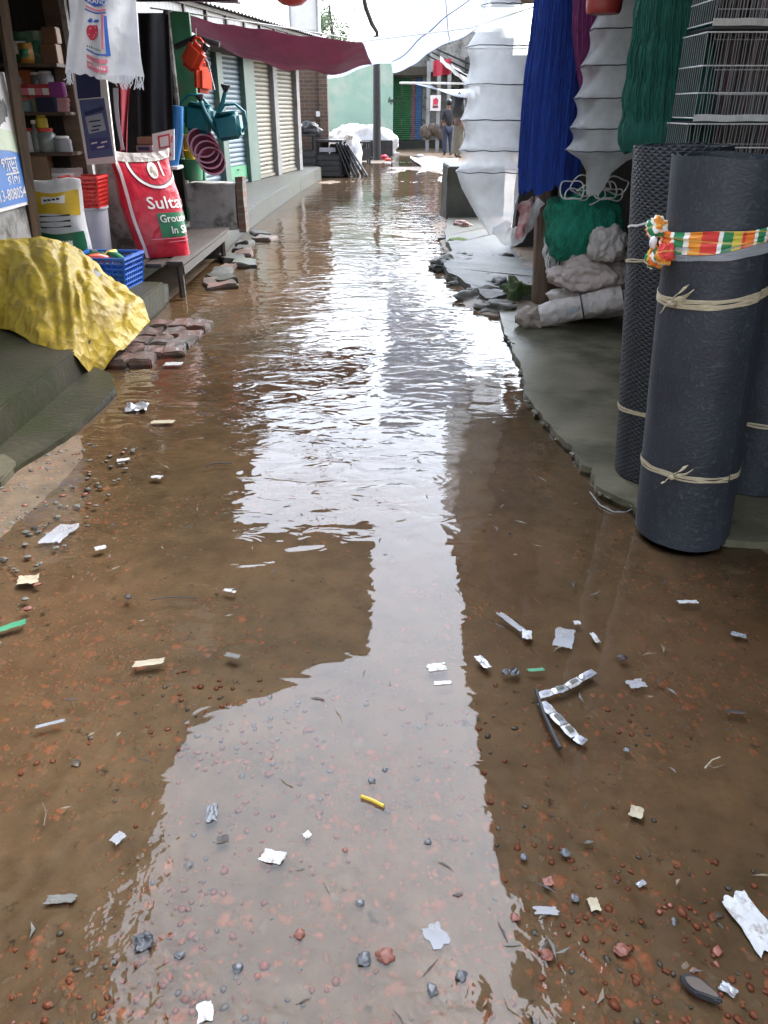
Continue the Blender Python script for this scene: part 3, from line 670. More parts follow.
# mint building
p0, p1 = A(322, 120, 33), A(393, 120, 33)
mint = thing('mint_building', ((p0.x+p1.x)/2, 33.5, 0), 'pale mint green plastered building end closing the lane', 'building')
mb = MB().box(((p0.x-2+p1.x)/2, 34.6, 1.75), (p1.x-p0.x+2, 3.2, 3.5)); obj('wall', mb, M['mint'], mint, smooth=False)
obj('roof', MB().box(((p0.x-2+p1.x)/2, 34.6, 3.53), (p1.x-p0.x+2.3, 3.5, .06)), M['tin'], mint, smooth=False)
mb = MB()
for k in range(9):
    x = p0.x+2.55+.045*k
    mb.box((x, 32.985, 1.75+.05*math.sin(k*2.1)), (.03, .012, .14+.05*math.sin(k*1.3)), Matrix.Rotation(.5*math.sin(k*3.3), 3, 'Y'))
obj('painted_scrawl', mb, M['label_black'], mint)
# green/pink/blue shutters beyond
gp = thing('far_shops', (2.0, 36, 0), 'far shop row with green, pink and blue shutters right of the mint wall', 'building')
Yg = 36
def gx(px): return A(px, 120, Yg).x
zb, zt = A(400, 140, Yg).z, A(400, 78, Yg).z
obj('wall', MB().box(((gx(393)+gx(480))/2+.6, Yg+1.6, 2.0), (gx(480)-gx(393)+1.2, 3, 4.0)), M['plaster'], gp, smooth=False)
obj('plinth', bevel(MB().box(((gx(393)+gx(450))/2, Yg-.3, zb/2-.1), (gx(450)-gx(393), .8, zb+.2)), .02), M['concrete'], gp)
for xa, xb, mt, lb in [(393.5,401,'shgreen','green shutter next to the mint wall'), (402,410.5,'shgreen','green shutter next to the pink one'), (411.5,415,'shpink','narrow pink shutter'), (415.5,421.5,'shblu2','blue shutter at the end')]:
    def f(u, v): return V(lerp(gx(xa), gx(xb), u), Yg+.06-.03*abs(math.sin(v*30*math.pi)), lerp(zb, zt, v))
    o = obj('roller_shutter', MB().sheet(f, 2, 180, .004), M[mt], gp, angle=60); o['label'] = lb
obj('pillar', bevel(MB().box((gx(424), Yg-.05, 1.6), (gx(426.5)-gx(422), .14, 3.0)), .01), M['plaster'], gp)
obj('eave', MB().box(((gx(393)+gx(455))/2, Yg-.3, zt+.22), (gx(455)-gx(393), .9, .3)), M['rust'], gp, smooth=False)
obj('upper_storey', MB().box(((gx(428)+gx(490))/2, Yg-1.0, 3.4), (gx(490)-gx(428), 2.0, 1.3)), M['plaster'], gp, smooth=False)
# dark market stalls on the far right
ms = thing('market_stalls', (3.2, 34, 0), 'dark covered market stalls at the far end behind the two people', 'stall')
mb = MB().box((5.4, 35.2, 1.6), (4.6, 6, 3.2)); obj('back', mb, M['dim'], ms, smooth=False)
for px in (427, 437, 447): 
    q = A(px, 150, 32.0); obj('post', MB().box((q.x, 32.0, 1.5), (.13, .1, 3.0)), M['tin'], ms, smooth=False)
def f(u, v):
    p = A(lerp(415, 475, u), lerp(84, 88, u), 29).lerp(A(lerp(432, 475, u), lerp(86, 98, u), 26.5), v); p.z -= .1*math.sin(u*math.pi); return p
obj('awning', MB().sheet(f, 16, 8, .01), M['whitetarp'], ms)
obj('awning_pole', MB().tube([A(400, 83, 27.5), A(465, 83.5, 25)], .03, 8), M['white'], ms)
def f(u, v):
    p = A(lerp(440, 480, u), lerp(56, 84, u), 28).lerp(A(lerp(440, 480, u), lerp(62, 96, u), 24), v); p.z += .012*math.sin(u*30); return p
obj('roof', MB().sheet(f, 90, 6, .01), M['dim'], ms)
mb = MB()
for k in range(6):
    q = A(424+k*4, 131+3*math.sin(k*2), 32.0); mb.ball((q.x, 32.0, q.z), (.16, .2, .22), 2, .3, k)
obj('goods', mb, pm('jumbled brown goods', (.14,.1,.07), (.05,.04,.035), 5, .8), ms)
q = A(435.5, 103, 31.5)
s_ = thing('notice_board', (q.x, 31.5, q.z-.25), 'small white notice with a red figure hung on a stall post at the far end', 'sign')
obj('board', bevel(MB().box((q.x, 31.5, q.z), (.38, .03, .5)), .005), M['label_white'], s_, smooth=False)
mb = MB(); mb.poly([V(q.x-.09, 31.475, q.z-.06), V(q.x+.08, 31.475, q.z-.06), V(q.x+.10, 31.475, q.z+.10), V(q.x+.02, 31.475, q.z+.17), V(q.x-.09, 31.475, q.z+.12)])
obj('red_mark', mb, M['label_red'], s_, smooth=False)
obj('dark_mark', MB().poly([V(q.x-.1, 31.474, q.z-.16), V(q.x+.1, 31.474, q.z-.16), V(q.x+.09, 31.474, q.z-.08), V(q.x-.1, 31.474, q.z-.08)]), M['maroonpot'], s_, smooth=False)
# low mossy wall end on the right (concrete block)
q0, q1 = G(446, 222), G(472, 222); zt_ = A(446, 166, q0.y).z
mb = MB().box((q0.x+.42, q0.y+.55, zt_/2), (.84, 1.1, zt_)); mb.subdivide(4); bevel(mb, .015); mb.disp(.025, 4, 5)
tag(obj('concrete_block', mb, M['concrete']), 'stained square concrete block standing under the white trap nets', 'block')
mb = MB().box((2.6, 9.4, .42), (2.2, .22, .9)); mb.subdivide(3); mb.disp(.03, 4)
tag(obj('low_wall', mb, M['dim']), 'dark low wall behind the wooden post and the net heap', 'wall')
# right shop shell
rs = thing('net_shop', (2.4, 4.5, 0), 'open fronted net shop on the right under a dark tin roof', 'shop')
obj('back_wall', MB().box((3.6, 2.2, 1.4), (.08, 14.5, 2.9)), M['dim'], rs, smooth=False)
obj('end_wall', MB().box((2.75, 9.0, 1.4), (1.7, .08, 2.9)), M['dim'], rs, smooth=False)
def f(u, v):
    y = lerp(1.1, 11.3, v); xe = .70 if y < 6.3 else lerp(.70, 1.32, (y-6.3)/5.0)
    return V(lerp(xe, 4.2, u), y, 2.62+.2*u+.013*math.sin(y*40))
obj('roof', MB().sheet(f, 4, 400, .004), M['rust'], rs)
for yy in (1.4, 3.4, 5.2, 7.0, 9.0): obj('roof_beam', MB().box((2.5, yy, 2.585), (3.2, .06, .05)), M['darkwood'], rs, smooth=False)
obj('hanging_rail', MB().tube([(1.32, 1.2, 2.545), (1.32, 9, 2.545)], .012, 6), M['darkwood'], rs, smooth=False)
a_, b_ = V(1.345, 6.62, 0), A(546, 188, 6.62)
d_ = (b_-a_); mb = MB().tube([a_-d_*.05, a_, a_+d_*.3, a_+d_*.7, b_, a_+d_*2.55], [.1,.098,.09,.085,.08,.075], 9); mb.disp(.03, 5, 3); obj('post', mb, M['wood'], rs)
a_, b_ = V(1.5, 6.75, 0), A(552, 188, 6.75)
d_ = (b_-a_); mb = MB().tube([a_, a_+d_*.5, b_, a_+d_*2.4], .05, 7); mb.disp(.02, 6, 8); obj('post', mb, M['darkwood'], rs)
# raised slab with broken edge
edge = [(497,300),(505,334),(511,342),(513,352),(520,362),(524,376),(524,392),(533,404),(546,420),(557,434),(572,447),(580,464),(592,468),(597,486),(611,494),(634,504),(648,520),(680,532),(730,540),(800,545)]
pl = []; 
for (p, q) in zip(edge[:-1], edge[1:]):
    a_, b_ = G(*p, .03), G(*q, .03)
    for k in range(6):
        c_ = a_.lerp(b_, k/6); j = .014
        pl.append((c_.x+j*nz1(c_.x*17, c_.y*17), c_.y+j*nz1(c_.x*17, c_.y*17, 9)))
mb = MB().prism(pl+[(5, 2.2), (5, 8.5), (1.25, 8.5)], -.06, .03); struct(obj('shop_floor_slab', mb, M['slab'], loc=(0,0,0), angle=30))
bk = [(507,300),(486,302),(474,294),(462,284),(447,276),(442,264),(452,254),(446,242),(445,226)]; pl2 = []
for (p, q) in zip(bk[:-1], bk[1:]):
    a_, b_ = G(*p, .03), G(*q, .03)
    for k in range(5):
        c_ = a_.lerp(b_, k/5); pl2.append((c_.x+.03*nz1(c_.x*9, c_.y*9), c_.y+.05*nz1(c_.x*9, c_.y*9, 9)))
mb = MB().prism(pl2+[(1.0, 12.6), (3.0, 12.6), (3.0, 6.5), (1.6, 6.45)], -.06, .075)
bmesh.ops.triangulate(mb.bm, faces=mb.bm.faces[:]); bmesh.ops.subdivide_edges(mb.bm, edges=[e for e in mb.bm.edges if e.calc_length() > .2], cuts=3)
for v in mb.bm.verts:
    if v.co.z > .05: v.co.z += .035*nz1(v.co.x*4, v.co.y*4)
struct(obj('broken_concrete_bank', mb, M['concrete'], loc=(0,0,0), angle=25))
# rim of broken mortar along the edge
mb = MB()
for k, (x, y) in enumerate(pl[6:-6]):
    if rnd.random() < .25: mb.ball((x+rnd.uniform(-.015,.03), y+rnd.uniform(-.02,.02), rnd.uniform(.008,.026)), (rnd.uniform(.006,.03), rnd.uniform(.008,.034), rnd.uniform(.004,.012)), 2, .8, k)
o = obj('broken_mortar_rim', mb, M['slab'], loc=(0,0,0)); struct(o)
# ================================================================== OVERHEAD SHEETS
def tarp(name, pts, label, mat, cat='tarp', sag=.15, nu=28, nv=18, th=.003, seed=0, wr=.03):
    a, b, c, d = [Vector(p) for p in pts]
    def f(u, v):
        p = a.lerp(b, u).lerp(d.lerp(c, u), v)
        p.z -= sag*math.sin(u*math.pi)**1.0*(.35+.65*math.sin(v*math.pi)) if sag else 0
        p += V(nz1(u*5+seed, v*3), nz1(u*4, v*3+seed, 5), 1.2*nz1(u*5+seed, v*4, 9)+.6*nz1(u*12, v*9+seed))*wr
        return p
    return tag(obj(name, MB().sheet(f, nu, nv, th), mat), label, cat)
tarp('tarp', [(-1.85,4.0,2.54),(-.16,5.3,2.6),(-.1,7.15,2.6),(-1.85,7.35,2.54)], 'dark sheet stretched out from the left roof over the middle of the lane', M['darktarp'], sag=.05)
# maroon tarp strung across
def f(u, v):
    top = A(lerp(176, 362, u), 14+28*u+3*math.sin(u*3.1), 10.6+.5*u)
    bot = A(lerp(176, 372, u), 20+52*u**.75+16*math.sin(u*math.pi)**1.1 - (8*sm(.85, 1, u)), 11.9+.5*u)
    p = top.lerp(bot, v); p.z -= .08*math.sin(v*math.pi)*math.sin(u*math.pi)
    p.z += .03*nz1(u*7, v*2.5)+.015*math.sin(u*26+v*3)*v; p.y += .05*nz1(u*5, v*3, 4)
    return p
tag(obj('tarp', MB().sheet(f, 60, 16, .004), M['maroontarp']), 'maroon tarpaulin sagging across the lane in front of the shutters', 'tarp')
tag(obj('rope', MB().tube([A(150, 8, 10.5), A(270, 25, 10.8), A(365, 41, 11.1), A(470, 28, 11.5), A(540, 5, 9.2)], .008, 5), M['rope']), 'thin line holding up the maroon tarpaulin', 'rope')
# white sheets
def f(u, v):
    top = A(lerp(378, 500, u), lerp(-45, -60, u), 13.0+1.5*u); bot = A(lerp(393, 480, u), 72-46*u**1.05+2.5*math.sin(u*9), 19.5-2.5*u)
    p = top.lerp(bot, v); p.z -= .22*math.sin(v*math.pi)*(.6+.4*math.sin(u*math.pi)); p.z += .05*nz1(u*5, v*5, 3)-.06*abs(nz1(u*3+v*2, v*1.2, 7)); return p
wt = thing('tarp', f(.5, .5), 'large translucent white sheet stretched over the lane at the right', 'tarp')
obj('sheet', MB().sheet(f, 36, 30, .004), M['whitetarp'], wt)
obj('hem_rope', MB().tube([Vector(f(k/24, .995))-V(0, 0, .012) for k in range(25)], .010, 5), M['bucket'], wt)
obj('seam', MB().tube([Vector(f(.02+.9*k/20, .78-.45*k/20))-V(0, 0, .008) for k in range(21)], .012, 5), M['bucket'], wt); obj('seam', MB().tube([Vector(f(.55+.1*k/16, .1+.85*k/16))-V(0, 0, .008) for k in range(17)], .010, 5), M['bucket'], wt)
def f(u, v):
    top = A(lerp(352, 400, u), lerp(44, 30, u), 22.5); bot = A(lerp(322, 396, u), 79-18*u+2*math.sin(u*7), 23.5)
    p = top.lerp(bot, v); p.z += .03*nz1(u*5, v*4); p.y -= .3*math.sin(v*math.pi); return p
tag(obj('tarp', MB().sheet(f, 24, 10, .004), M['whitetarp']), 'small white sheet hanging before the pole and mint wall', 'tarp')
q = A(458, 66, 27)
def f(u, v): return V(q.x-.75+.55*u, 27+.05*math.sin(u*9), q.z-.28+.42*v+.06*u)
tag(obj('red_cloth', MB().sheet(f, 8, 6, .004), M['label_red']), 'little red cloth hanging under the edge of the white sheet', 'cloth')
# pole
q = G(377, 160)
pole = thing('utility_pole', (q.x, q.y, 0), 'dark utility pole standing in front of the mint wall', 'pole')
obj('shaft', MB().tube([(q.x, q.y, -.1), (q.x, q.y, 2.5), (q.x+.01, q.y, 3.45)], [.135, .12, .105], 12), M['iron'], pole)
obj('bracket', MB().tube([(q.x-.15, q.y-.12, 3.3), (q.x+.12, q.y-.12, 3.3)], .03, 6).tube([(q.x, q.y-.12, 3.1), (q.x, q.y-.12, 3.45)], .045, 8), M['iron'], pole)
tag(obj('cable', MB().tube([A(360, -20, 26), A(366, 8, 26.5), A(372, 24, 27), A(377, 32, 27.4), A(377, 44, 27.5)], [.06,.07,.07,.06,.05], 7), M['iron']), 'thick black cable dropping from the sky to the top of the pole', 'cable')
tag(obj('cable', MB().tube([A(340, 33, 27), A(377, 36, 27.5), A(420, 34, 29), A(470, 22, 30)], .012, 5), M['cable']), 'thin wire running level across the pole top', 'cable')
for k, lb in enumerate(('upper black cable slanting over the far stalls', 'middle black cable slanting over the far stalls', 'lower black cable slanting over the far stalls')):
    tag(obj('cable', MB().tube([A(425, 44+k*5, 33), A(470, 64+k*7, 24), A(500, 76+k*8, 22)], .025, 5), M['cable']), lb, 'cable', 'cables over the far stalls')
# far tin box on roof and tree
q = A(304, 18, 24)
tb = thing('roof_tank', (q.x, 24, q.z-.4), 'pale tin water tank on thin legs rising behind the maroon tarpaulin', 'tank')
obj('tank_body', bevel(MB().box((q.x+.02, 24.2, q.z+.1), (.75, .6, .8)), .03), M['white'], tb)
obj('tank_base', MB().box((q.x+.05, 24.2, q.z-.45), (.85, .6, .22)), M['tin'], tb, smooth=False)
mb = MB()
for dx in (-.36, .36): mb.tube([(q.x+dx, 23.85, q.z-2.8), (q.x+dx, 23.85, q.z+.6)], .03, 6)
obj('legs', mb, M['tin'], tb)
def tree(x, y, h, label):
    t = thing('tree', (x, y, 0), label, 'tree')
    obj('trunk', MB().tube([(x, y, 0), (x+.1, y, h*.35), (x+.4, y+.1, h*.6), (x+.2, y, h*.9)], [.28,.22,.14,.04], 8).tube([(x+.1, y, h*.35), (x-.8, y, h*.65)], [.14,.04], 6).tube([(x+.1, y, h*.45), (x+1.1, y, h*.7)], [.12,.04], 6), M['darkwood'], t)
    mb = MB(); rr = random.Random(3); cl = [(V(x, y, h*.72)+V(rr.gauss(0,.9), rr.gauss(0,.9), rr.gauss(0,.13*h)), rr.uniform(.4,.8)) for k in range(26)]
    for c_, r_ in cl:
        for k in range(170):
            d = V(rr.gauss(0,1), rr.gauss(0,1), rr.gauss(0,.8)).normalized()*r_*rr.random()**.4
            p = c_+d; s = rr.uniform(.05, .1); ax = V(rr.gauss(0,1), rr.gauss(0,1), rr.gauss(0,.6)).normalized(); bx = ax.orthogonal().normalized()
            vs_ = [mb.bm.verts.new(p+ax*s), mb.bm.verts.new(p+bx*s*.45), mb.bm.verts.new(p-ax*s), mb.bm.verts.new(p-bx*s*.45)]; mb.bm.faces.new(vs_)
    obj('crown', mb, pm('tree leaves', (.07,.13,.04), (.035,.07,.025), 2, .5, trl=.3), t, smooth=False)
q = A(326, 30, 48); tree(q.x, 48, q.z+1.9, 'leafy green tree far behind the roofs beside the pale tank')
#@@PART3
# ================================================================== GOODS, RIGHT SIDE
def mesh_roll(c, r, h, lean, name, label, mat, seed, turns=4, ph=0):
    """spiral roll of sheet mesh standing on its end; returns root and surf(angle, z, off)"""
    t = thing(name, c, label, 'mesh roll', 'black mesh rolls')
    c = Vector(c); tot = turns*2*math.pi
    def wob(a, z): return 1+.035*nz1(math.cos(a)*1.3+seed, math.sin(a)*1.3, z*1.6)+.012*nz1(math.cos(a)*4+seed, math.sin(a)*4, z*7)
    def pt(a, z, rad):
        return c+V(lean[0]*z, lean[1]*z, z)+V(rad*math.cos(a), rad*math.sin(a), 0)
    def f(u, v):
        a = ph+u*tot; rad = (lerp(r*.42, r, min(1, u*turns/(turns-1)))+.009*max(0, u*turns-(turns-1)))*wob(a, v*h)
        z = v*h+(.012*nz1(a*1.1, seed)*(1 if v > .5 else .2))*abs(2*v-1)**6 - .01*(1-u)*v
        return pt(a, z, rad)
    mb = MB().sheet(f, int(turns*44), 34, .006)
    bm = mb.bm; uvl = bm.loops.layers.uv.new('UVMap')
    for fc in bm.faces:
        for l in fc.loops:
            p = l.vert.co-c; z = p.z; a = math.atan2(p.y-lean[1]*z, p.x-lean[0]*z); l[uvl].uv = (a*r, z)
        us = [l[uvl].uv.x for l in fc.loops]
        if max(us)-min(us) > math.pi*r:
            for l in fc.loops:
                if l[uvl].uv.x < 0: l[uvl].uv.x += 2*math.pi*r
    obj('rolled_mesh', mb, mat, t, angle=60)
    def surf(a, z, off=0): return pt(a, z, (r+.009*(((a-ph)/(2*math.pi)) % 1))*wob(a, z)+.004+off)
    return t, surf
def band(t, surf, z, tilt, w, mat, name, a0=0, amp=.006, strands=4, knot=None, th=.0012):
    mb = MB()
    for k in range(strands):
        dz = (k-(strands-1)/2)*w/strands
        def f(u, v, k=k, dz=dz):
            a = a0+u*2*math.pi*1.0
            return surf(a, z+tilt*math.cos(a-a0)+dz+amp*nz1(math.cos(a)*2+k*3, math.sin(a)*2, z*5)+(v-.5)*w/strands*1.15, .0015+.0008*math.sin(v*math.pi)+.0006*(k%2))
        mb.sheet(f, 72, 2, th)
    o = obj(name, mb, M[mat], t)
    if knot is not None:
        a, sz = knot; p = surf(a, z+tilt*math.cos(a-a0), .012); tx = (surf(a+.05, z, .0)-surf(a-.05, z, 0)).normalized(); nrm = V(math.cos(a), math.sin(a), 0)
        kb = MB().ball(p+nrm*.004, (.016*sz, .012*sz, .014*sz), 2, .3, 3)
        def loopf(dx, dz, wd):
            def f(u, v): return p+tx*(dx*u+.25*dz*math.sin(u*3)*0)+V(0, 0, dz*u+.006*math.sin(u*6))+nrm*(.012*math.sin(u*math.pi)+.006)+(V(0,0,1)*abs(dx)+tx*abs(dz)).normalized()*(v-.5)*wd*(.5+.8*u)
            return f
        kb.sheet(loopf(.075*sz, .055*sz, .026*sz), 8, 3, .003); kb.sheet(loopf(-.04*sz, -.035*sz, .016*sz), 8, 3, .003); kb.sheet(loopf(.05*sz, .075*sz, .02*sz), 8, 3, .003)
        obj('knot', kb, M[mat], o)
    return o
RC = V(1.19, 2.69, 0.012)
t, sf = mesh_roll(RC, .170, 1.355, (-.06, .02), 'mesh_roll', 'big black mesh roll nearest the camera, tied with cream raffia and a plaid ribbon', M['roll'], 1.3, 5, R(-60))
AF = math.atan2(-RC.y, -RC.x)   # angle toward the camera
band(t, sf, .285, .012, .022, 'cream', 'lower_tie', AF, knot=(AF-.25, .8))
band(t, sf, .935, -.028, .03, 'cream', 'upper_tie', AF-.9, knot=(AF-.62, .9))
# plaid ribbon
def ribbon():
    z = 1.095; mb = MB()
    def f(u, v):
        a = AF-1.15+u*2*math.pi; wv = (.033+.010*math.sin(u*2*math.pi*1.3+1)+.01*nz1(u*9, 2))
        return sf(a, z+.055*(1-math.cos(u*2*math.pi))*.55+(v-.5)*wv*1.6, .006+.012*abs(math.sin(v*3*math.pi+u*9))*.5+.004*nz1(u*14, v*3))
    mb.sheet(f, 100, 8, .002)
    uvl = mb.bm.loops.layers.uv.new('UVMap')
    for fc in mb.bm.faces:
        for l in fc.loops:
            p = l.vert.co-RC; a = (math.atan2(p.y, p.x)-AF+1.15) % (2*math.pi); l[uvl].uv = (a*.172/.21, l.vert.co.z*14)
        us = [l[uvl].uv.x for l in fc.loops]
        if max(us)-min(us) > 1.5:
            for l in fc.loops:
                if l[uvl].uv.x > 2.5: l[uvl].uv.x -= 2*math.pi*.172/.21
    o = obj('plaid_ribbon', mb, M['plaid'], t)
    # thin clear film below it
    mb = MB()
    for k in range(3):
        def g(u, v, k=k):
            a = AF-.9+u*2*math.pi*.8
            return sf(a, z-.022-.012*k+.055*(1-math.cos((u*.8+.04)*2*math.pi))*.5+(v-.5)*.016+.006*nz1(u*11, k), .007+.003*math.sin(u*30+k))
        mb.sheet(g, 80, 2, .0015)
    obj('plastic_film', mb, M['film'], o)
    a = AF-.98; p = sf(a, z+.005, .03); kb = MB()
    tx = (sf(a+.05, z)-sf(a-.05, z)).normalized(); nn = V(math.cos(a), math.sin(a), 0)
    def puff(c, rr, sd):
        q = bmesh.ops.create_icosphere(kb.bm, subdivisions=4, radius=1)
        for v in q['verts']:
            d = v.co.copy(); k = 1+.3*noise.noise(d*1.5+V(sd, 0, 0))+.45*(abs(noise.noise(V(d.x*3+sd, d.y*3, d.z*3)))-.2); k *= .82; v.co = Vector(c)+V(d.x*rr[0]*k, d.y*rr[1]*k*.8, d.z*rr[2]*k)
    puff(p+V(0,0,.035)-tx*.035, (.045,.035,.042), 1); puff(p+V(0,0,-.055)+tx*.005, (.036,.026,.042), 2); puff(p+V(0,0,-.035)+tx*.045, (.036,.028,.04), 5); puff(p-tx*.03+V(0,0,-.055), (.028,.022,.04), 8)
    uvl = kb.bm.loops.layers.uv.new('UVMap')
    for fc in kb.bm.faces:
        for l in fc.loops:
            q = l.vert.co-p; l[uvl].uv = ((q.dot(tx)+q.z*.6)*7+.3, (q.z-q.dot(tx)*.5)*14)
    kn = obj('knot', kb, M['plaid'], t)
    obj('knot_wrap', MB().ball(p+nn*.025-V(0,0,.004), (.013,.013,.02), 2, .3, 4), M['label_white'], kn)
ribbon()
RB = V(1.235, 3.2, .035)
t2, sf2 = mesh_roll(RB, .172, 1.345, (-.085, .0), 'mesh_roll', 'taller looking black diamond mesh roll standing behind at the left of the others', M['rolldia'], 4.1, 4, R(100))
AF2 = math.atan2(-RB.y, -RB.x)
band(t2, sf2, .30, .02, .016, 'cream', 'lower_tie', AF2, strands=2)
band(t2, sf2, .93, .03, .01, 'tan', 'middle_tie', AF2+.6, strands=2)
band(t2, sf2, 1.06, .035, .007, 'rope', 'upper_string', AF2+.5, strands=1, amp=.012)
RD = V(1.605, 3.10, .035)
t3, sf3 = mesh_roll(RD, .155, 1.30, (.0, .02), 'mesh_roll', 'third black mesh roll half hidden behind the nearest one at the right edge', M['roll'], 8.2, 4, R(40))
band(t3, sf3, .31, .0, .014, 'cream', 'lower_tie', math.atan2(-RD.y, -RD.x), strands=2)
# hanging net bundles
def bundle(name, label, cat, mat, top, bot, prof, depth, seed, strands=0, nf=9, rag=.03, lobes=None, hang=None):
    top, bot = Vector(top), Vector(bot); L = (top-bot).length
    def half(v):
        x = v*(len(prof)-1); i = min(int(x), len(prof)-2); k = x-i; k = k*k*(3-2*k); return lerp(prof[i], prof[i+1], k)
    def P(a, v, off=0):
        c = top.lerp(bot, v); hx = half(v)
        fold = 1+.13*nz1(math.cos(a)*nf*.5+seed, math.sin(a)*nf*.5, v*1.3)+.05*nz1(math.cos(a)*nf*1.7+seed, math.sin(a)*nf*1.7, v*4)
        if lobes: fold *= 1-.07*abs(math.cos(v*lobes*math.pi))**4
        hx *= fold
        p = V(c.x+(hx+off)*math.cos(a), c.y+(depth*hx/max(prof)+off)*math.sin(a), c.z)
        if v > .97: p.z += rag*(nz1(math.cos(a)*4+seed, math.sin(a)*4)+.5*nz1(a*9, seed))
        return p
    mb = MB(); na, nvv = 110, 60; rings = []
    for j in range(nvv+1):
        rings.append([mb.bm.verts.new(P(2*math.pi*i/na, j/nvv)) for i in range(na)])
    for j in range(nvv):
        for i in range(na): mb.bm.faces.new((rings[j][i], rings[j][(i+1) % na], rings[j+1][(i+1) % na], rings[j+1][i]))
    cb = mb.bm.verts.new(bot+V(0, 0, .06)); ct = mb.bm.verts.new(top)
    for i in range(na):
        mb.bm.faces.new((rings[-1][i], rings[-1][(i+1) % na], cb)); mb.bm.faces.new((rings[0][(i+1) % na], rings[0][i], ct))
    rr = random.Random(int(seed*10))
    for k in range(strands):
        a = rr.uniform(0, 2*math.pi); v0 = rr.uniform(0, .6); v1 = min(1.0+rr.uniform(-.15, .03), v0+rr.uniform(.25, .8)); da = rr.uniform(-.18, .18)
        mb.tube([P(a+da*q/7+.03*nz1(q, k), lerp(v0, v1, q/7), .003*math.sin(q/7*math.pi)) for q in range(8)], rr.uniform(.002, .0045), 4)
    t = tag(obj(name, mb, mat, angle=75), label, cat)
    return t
bundle('blue_net', 'deep blue fishing net hanging in a long bundle beside the white trap nets', 'fishing net', M['bluenet'], A(570, -95, 6.15), A(547, 189, 6.15), [.14,.165,.175,.185,.205,.215,.22,.215], .15, 1.7, 130, 10, .06)
bundle('purple_net', 'purple fishing net bundle hanging behind the blue net under the red pot', 'fishing net', M['purplenet'], A(600, -70, 5.9), A(592, 100, 5.9), [.11,.12,.14,.14,.13,.10,.06], .09, 5.3, 110, 12, .02)
bundle('green_net', 'dark green fishing net bundle hanging above the black mesh rolls', 'fishing net', M['greennet'], A(683, -95, 4.5), A(664, 152, 4.5), [.17,.185,.19,.2,.215,.225,.235,.235], .14, 9.1, 130, 10, .02, lobes=6)
# white trap nets
def trap(name, label, c, rings, tail, mat, seed, seg=56, sq=.75):
    """rings: list (z, half width); hoops at each; cloth pinched between"""
    t = thing(name, (c[0], c[1], rings[-1][0]), label, 'trap net', 'white trap nets')
    def cross(a, r, z):
        # slightly boxy cross-section with folds
        k = 1/(abs(math.cos(a))**3.2+abs(math.sin(a))**3.2)**(1/3.2)
        return r*k*(1+.03*nz1(math.cos(a)*2.4+seed, math.sin(a)*2.4, z*2)+.018*nz1(math.cos(a)*7+seed, math.sin(a)*7, z*5))
    prof = []
    for (z0, r0), (z1, r1) in zip(rings[:-1], rings[1:]):
        for k in range(6):
            q = k/6; prof.append((lerp(z0, z1, q), lerp(r0, r1, q)*(1-.15*math.sin(q*math.pi))))
    prof.append(rings[-1])
    def ringpts(z, r, dx=0, dy=0): return [V(c[0]+dx+cross(2*math.pi*i/seg, r, z)*math.cos(2*math.pi*i/seg), c[1]+dy+sq*cross(2*math.pi*i/seg, r, z)*math.sin(2*math.pi*i/seg), z+.008*nz1(i*.35, seed, z)) for i in range(seg)]
    mb = MB(); rows = [[mb.bm.verts.new(p) for p in ringpts(z, r)] for z, r in prof]
    for zz, rr, dx, dy in tail: rows.append([mb.bm.verts.new(p) for p in ringpts(zz, rr, dx, dy)])
    for q, w_ in zip(rows[:-1], rows[1:]):
        for i in range(seg): mb.bm.faces.new((q[i], q[(i+1) % seg], w_[(i+1) % seg], w_[i]))
    obj('netting', mb, mat, t, angle=80)
    for (z, r) in rings[1:]:
        pts = ringpts(z, r*1.005); pts.append(pts[0].copy()); o = obj('hoop', MB().tube(pts, .0035, 5, False), M['iron'], t)
    # inner funnels
    for (z0, r0), (z1, r1) in list(zip(rings[:-1], rings[1:]))[1:]:
        mb = MB(); fr = []
        for k in range(7):
            q = k/6; fr.append([mb.bm.verts.new(p) for p in ringpts(lerp(z1+.005, z0+.12, q), lerp(r1*.97, r1*.13, q**.7), .02*nz1(z0*3, seed)*q*3)])
        for q, w_ in zip(fr[:-1], fr[1:]):
            for i in range(seg): mb.bm.faces.new((q[i], q[(i+1) % seg], w_[(i+1) % seg], w_[i]))
        obj('inner_funnel', mb, mat, t, angle=80)
    return t
Yn = 6.7
def zz(py, Y): return A(500, py, Y).z
c_ = (A(496, 100, Yn).x, Yn)
hw = lambda px, py, Y: px*((A(1, py, Y)-A(0, py, Y)).x)
tn_ = trap('trap_net', 'bright white netting trap hanging left of the blue net, tail swung up to the post', c_,
     [(zz(-85, Yn), .05), (zz(-40, Yn), .07), (zz(5, Yn), hw(20, 5, Yn)), (zz(47, Yn), hw(32, 47, Yn)), (zz(85, Yn), hw(33, 85, Yn)), (zz(120, Yn), hw(33.5, 120, Yn)), (zz(150, Yn), hw(33, 150, Yn)), (zz(171, Yn), hw(35, 171, Yn))],
     [(zz(188, Yn), hw(29, 188, Yn), hw(0, 188, Yn), 0), (zz(205, Yn), hw(22, 205, Yn), hw(3, 200, Yn), 0), (zz(221, Yn), hw(16, 221, Yn), hw(7, 221, Yn), 0), (zz(234, Yn), hw(10, 234, Yn), hw(11, 234, Yn), 0)], M['netwhite'], 2.2)
tp_ = [A(500,225,6.66), A(505,236,6.63), A(513,239,6.6), A(522,232,6.55), A(529,220,6.5), A(535,209,6.47), A(541,200,6.47)]
mb = MB(); fine_ = []
for q_ in range(31):
    x_ = q_/30*6; i_ = min(int(x_), 5); fine_.append(tp_[i_].lerp(tp_[i_+1], x_-i_))
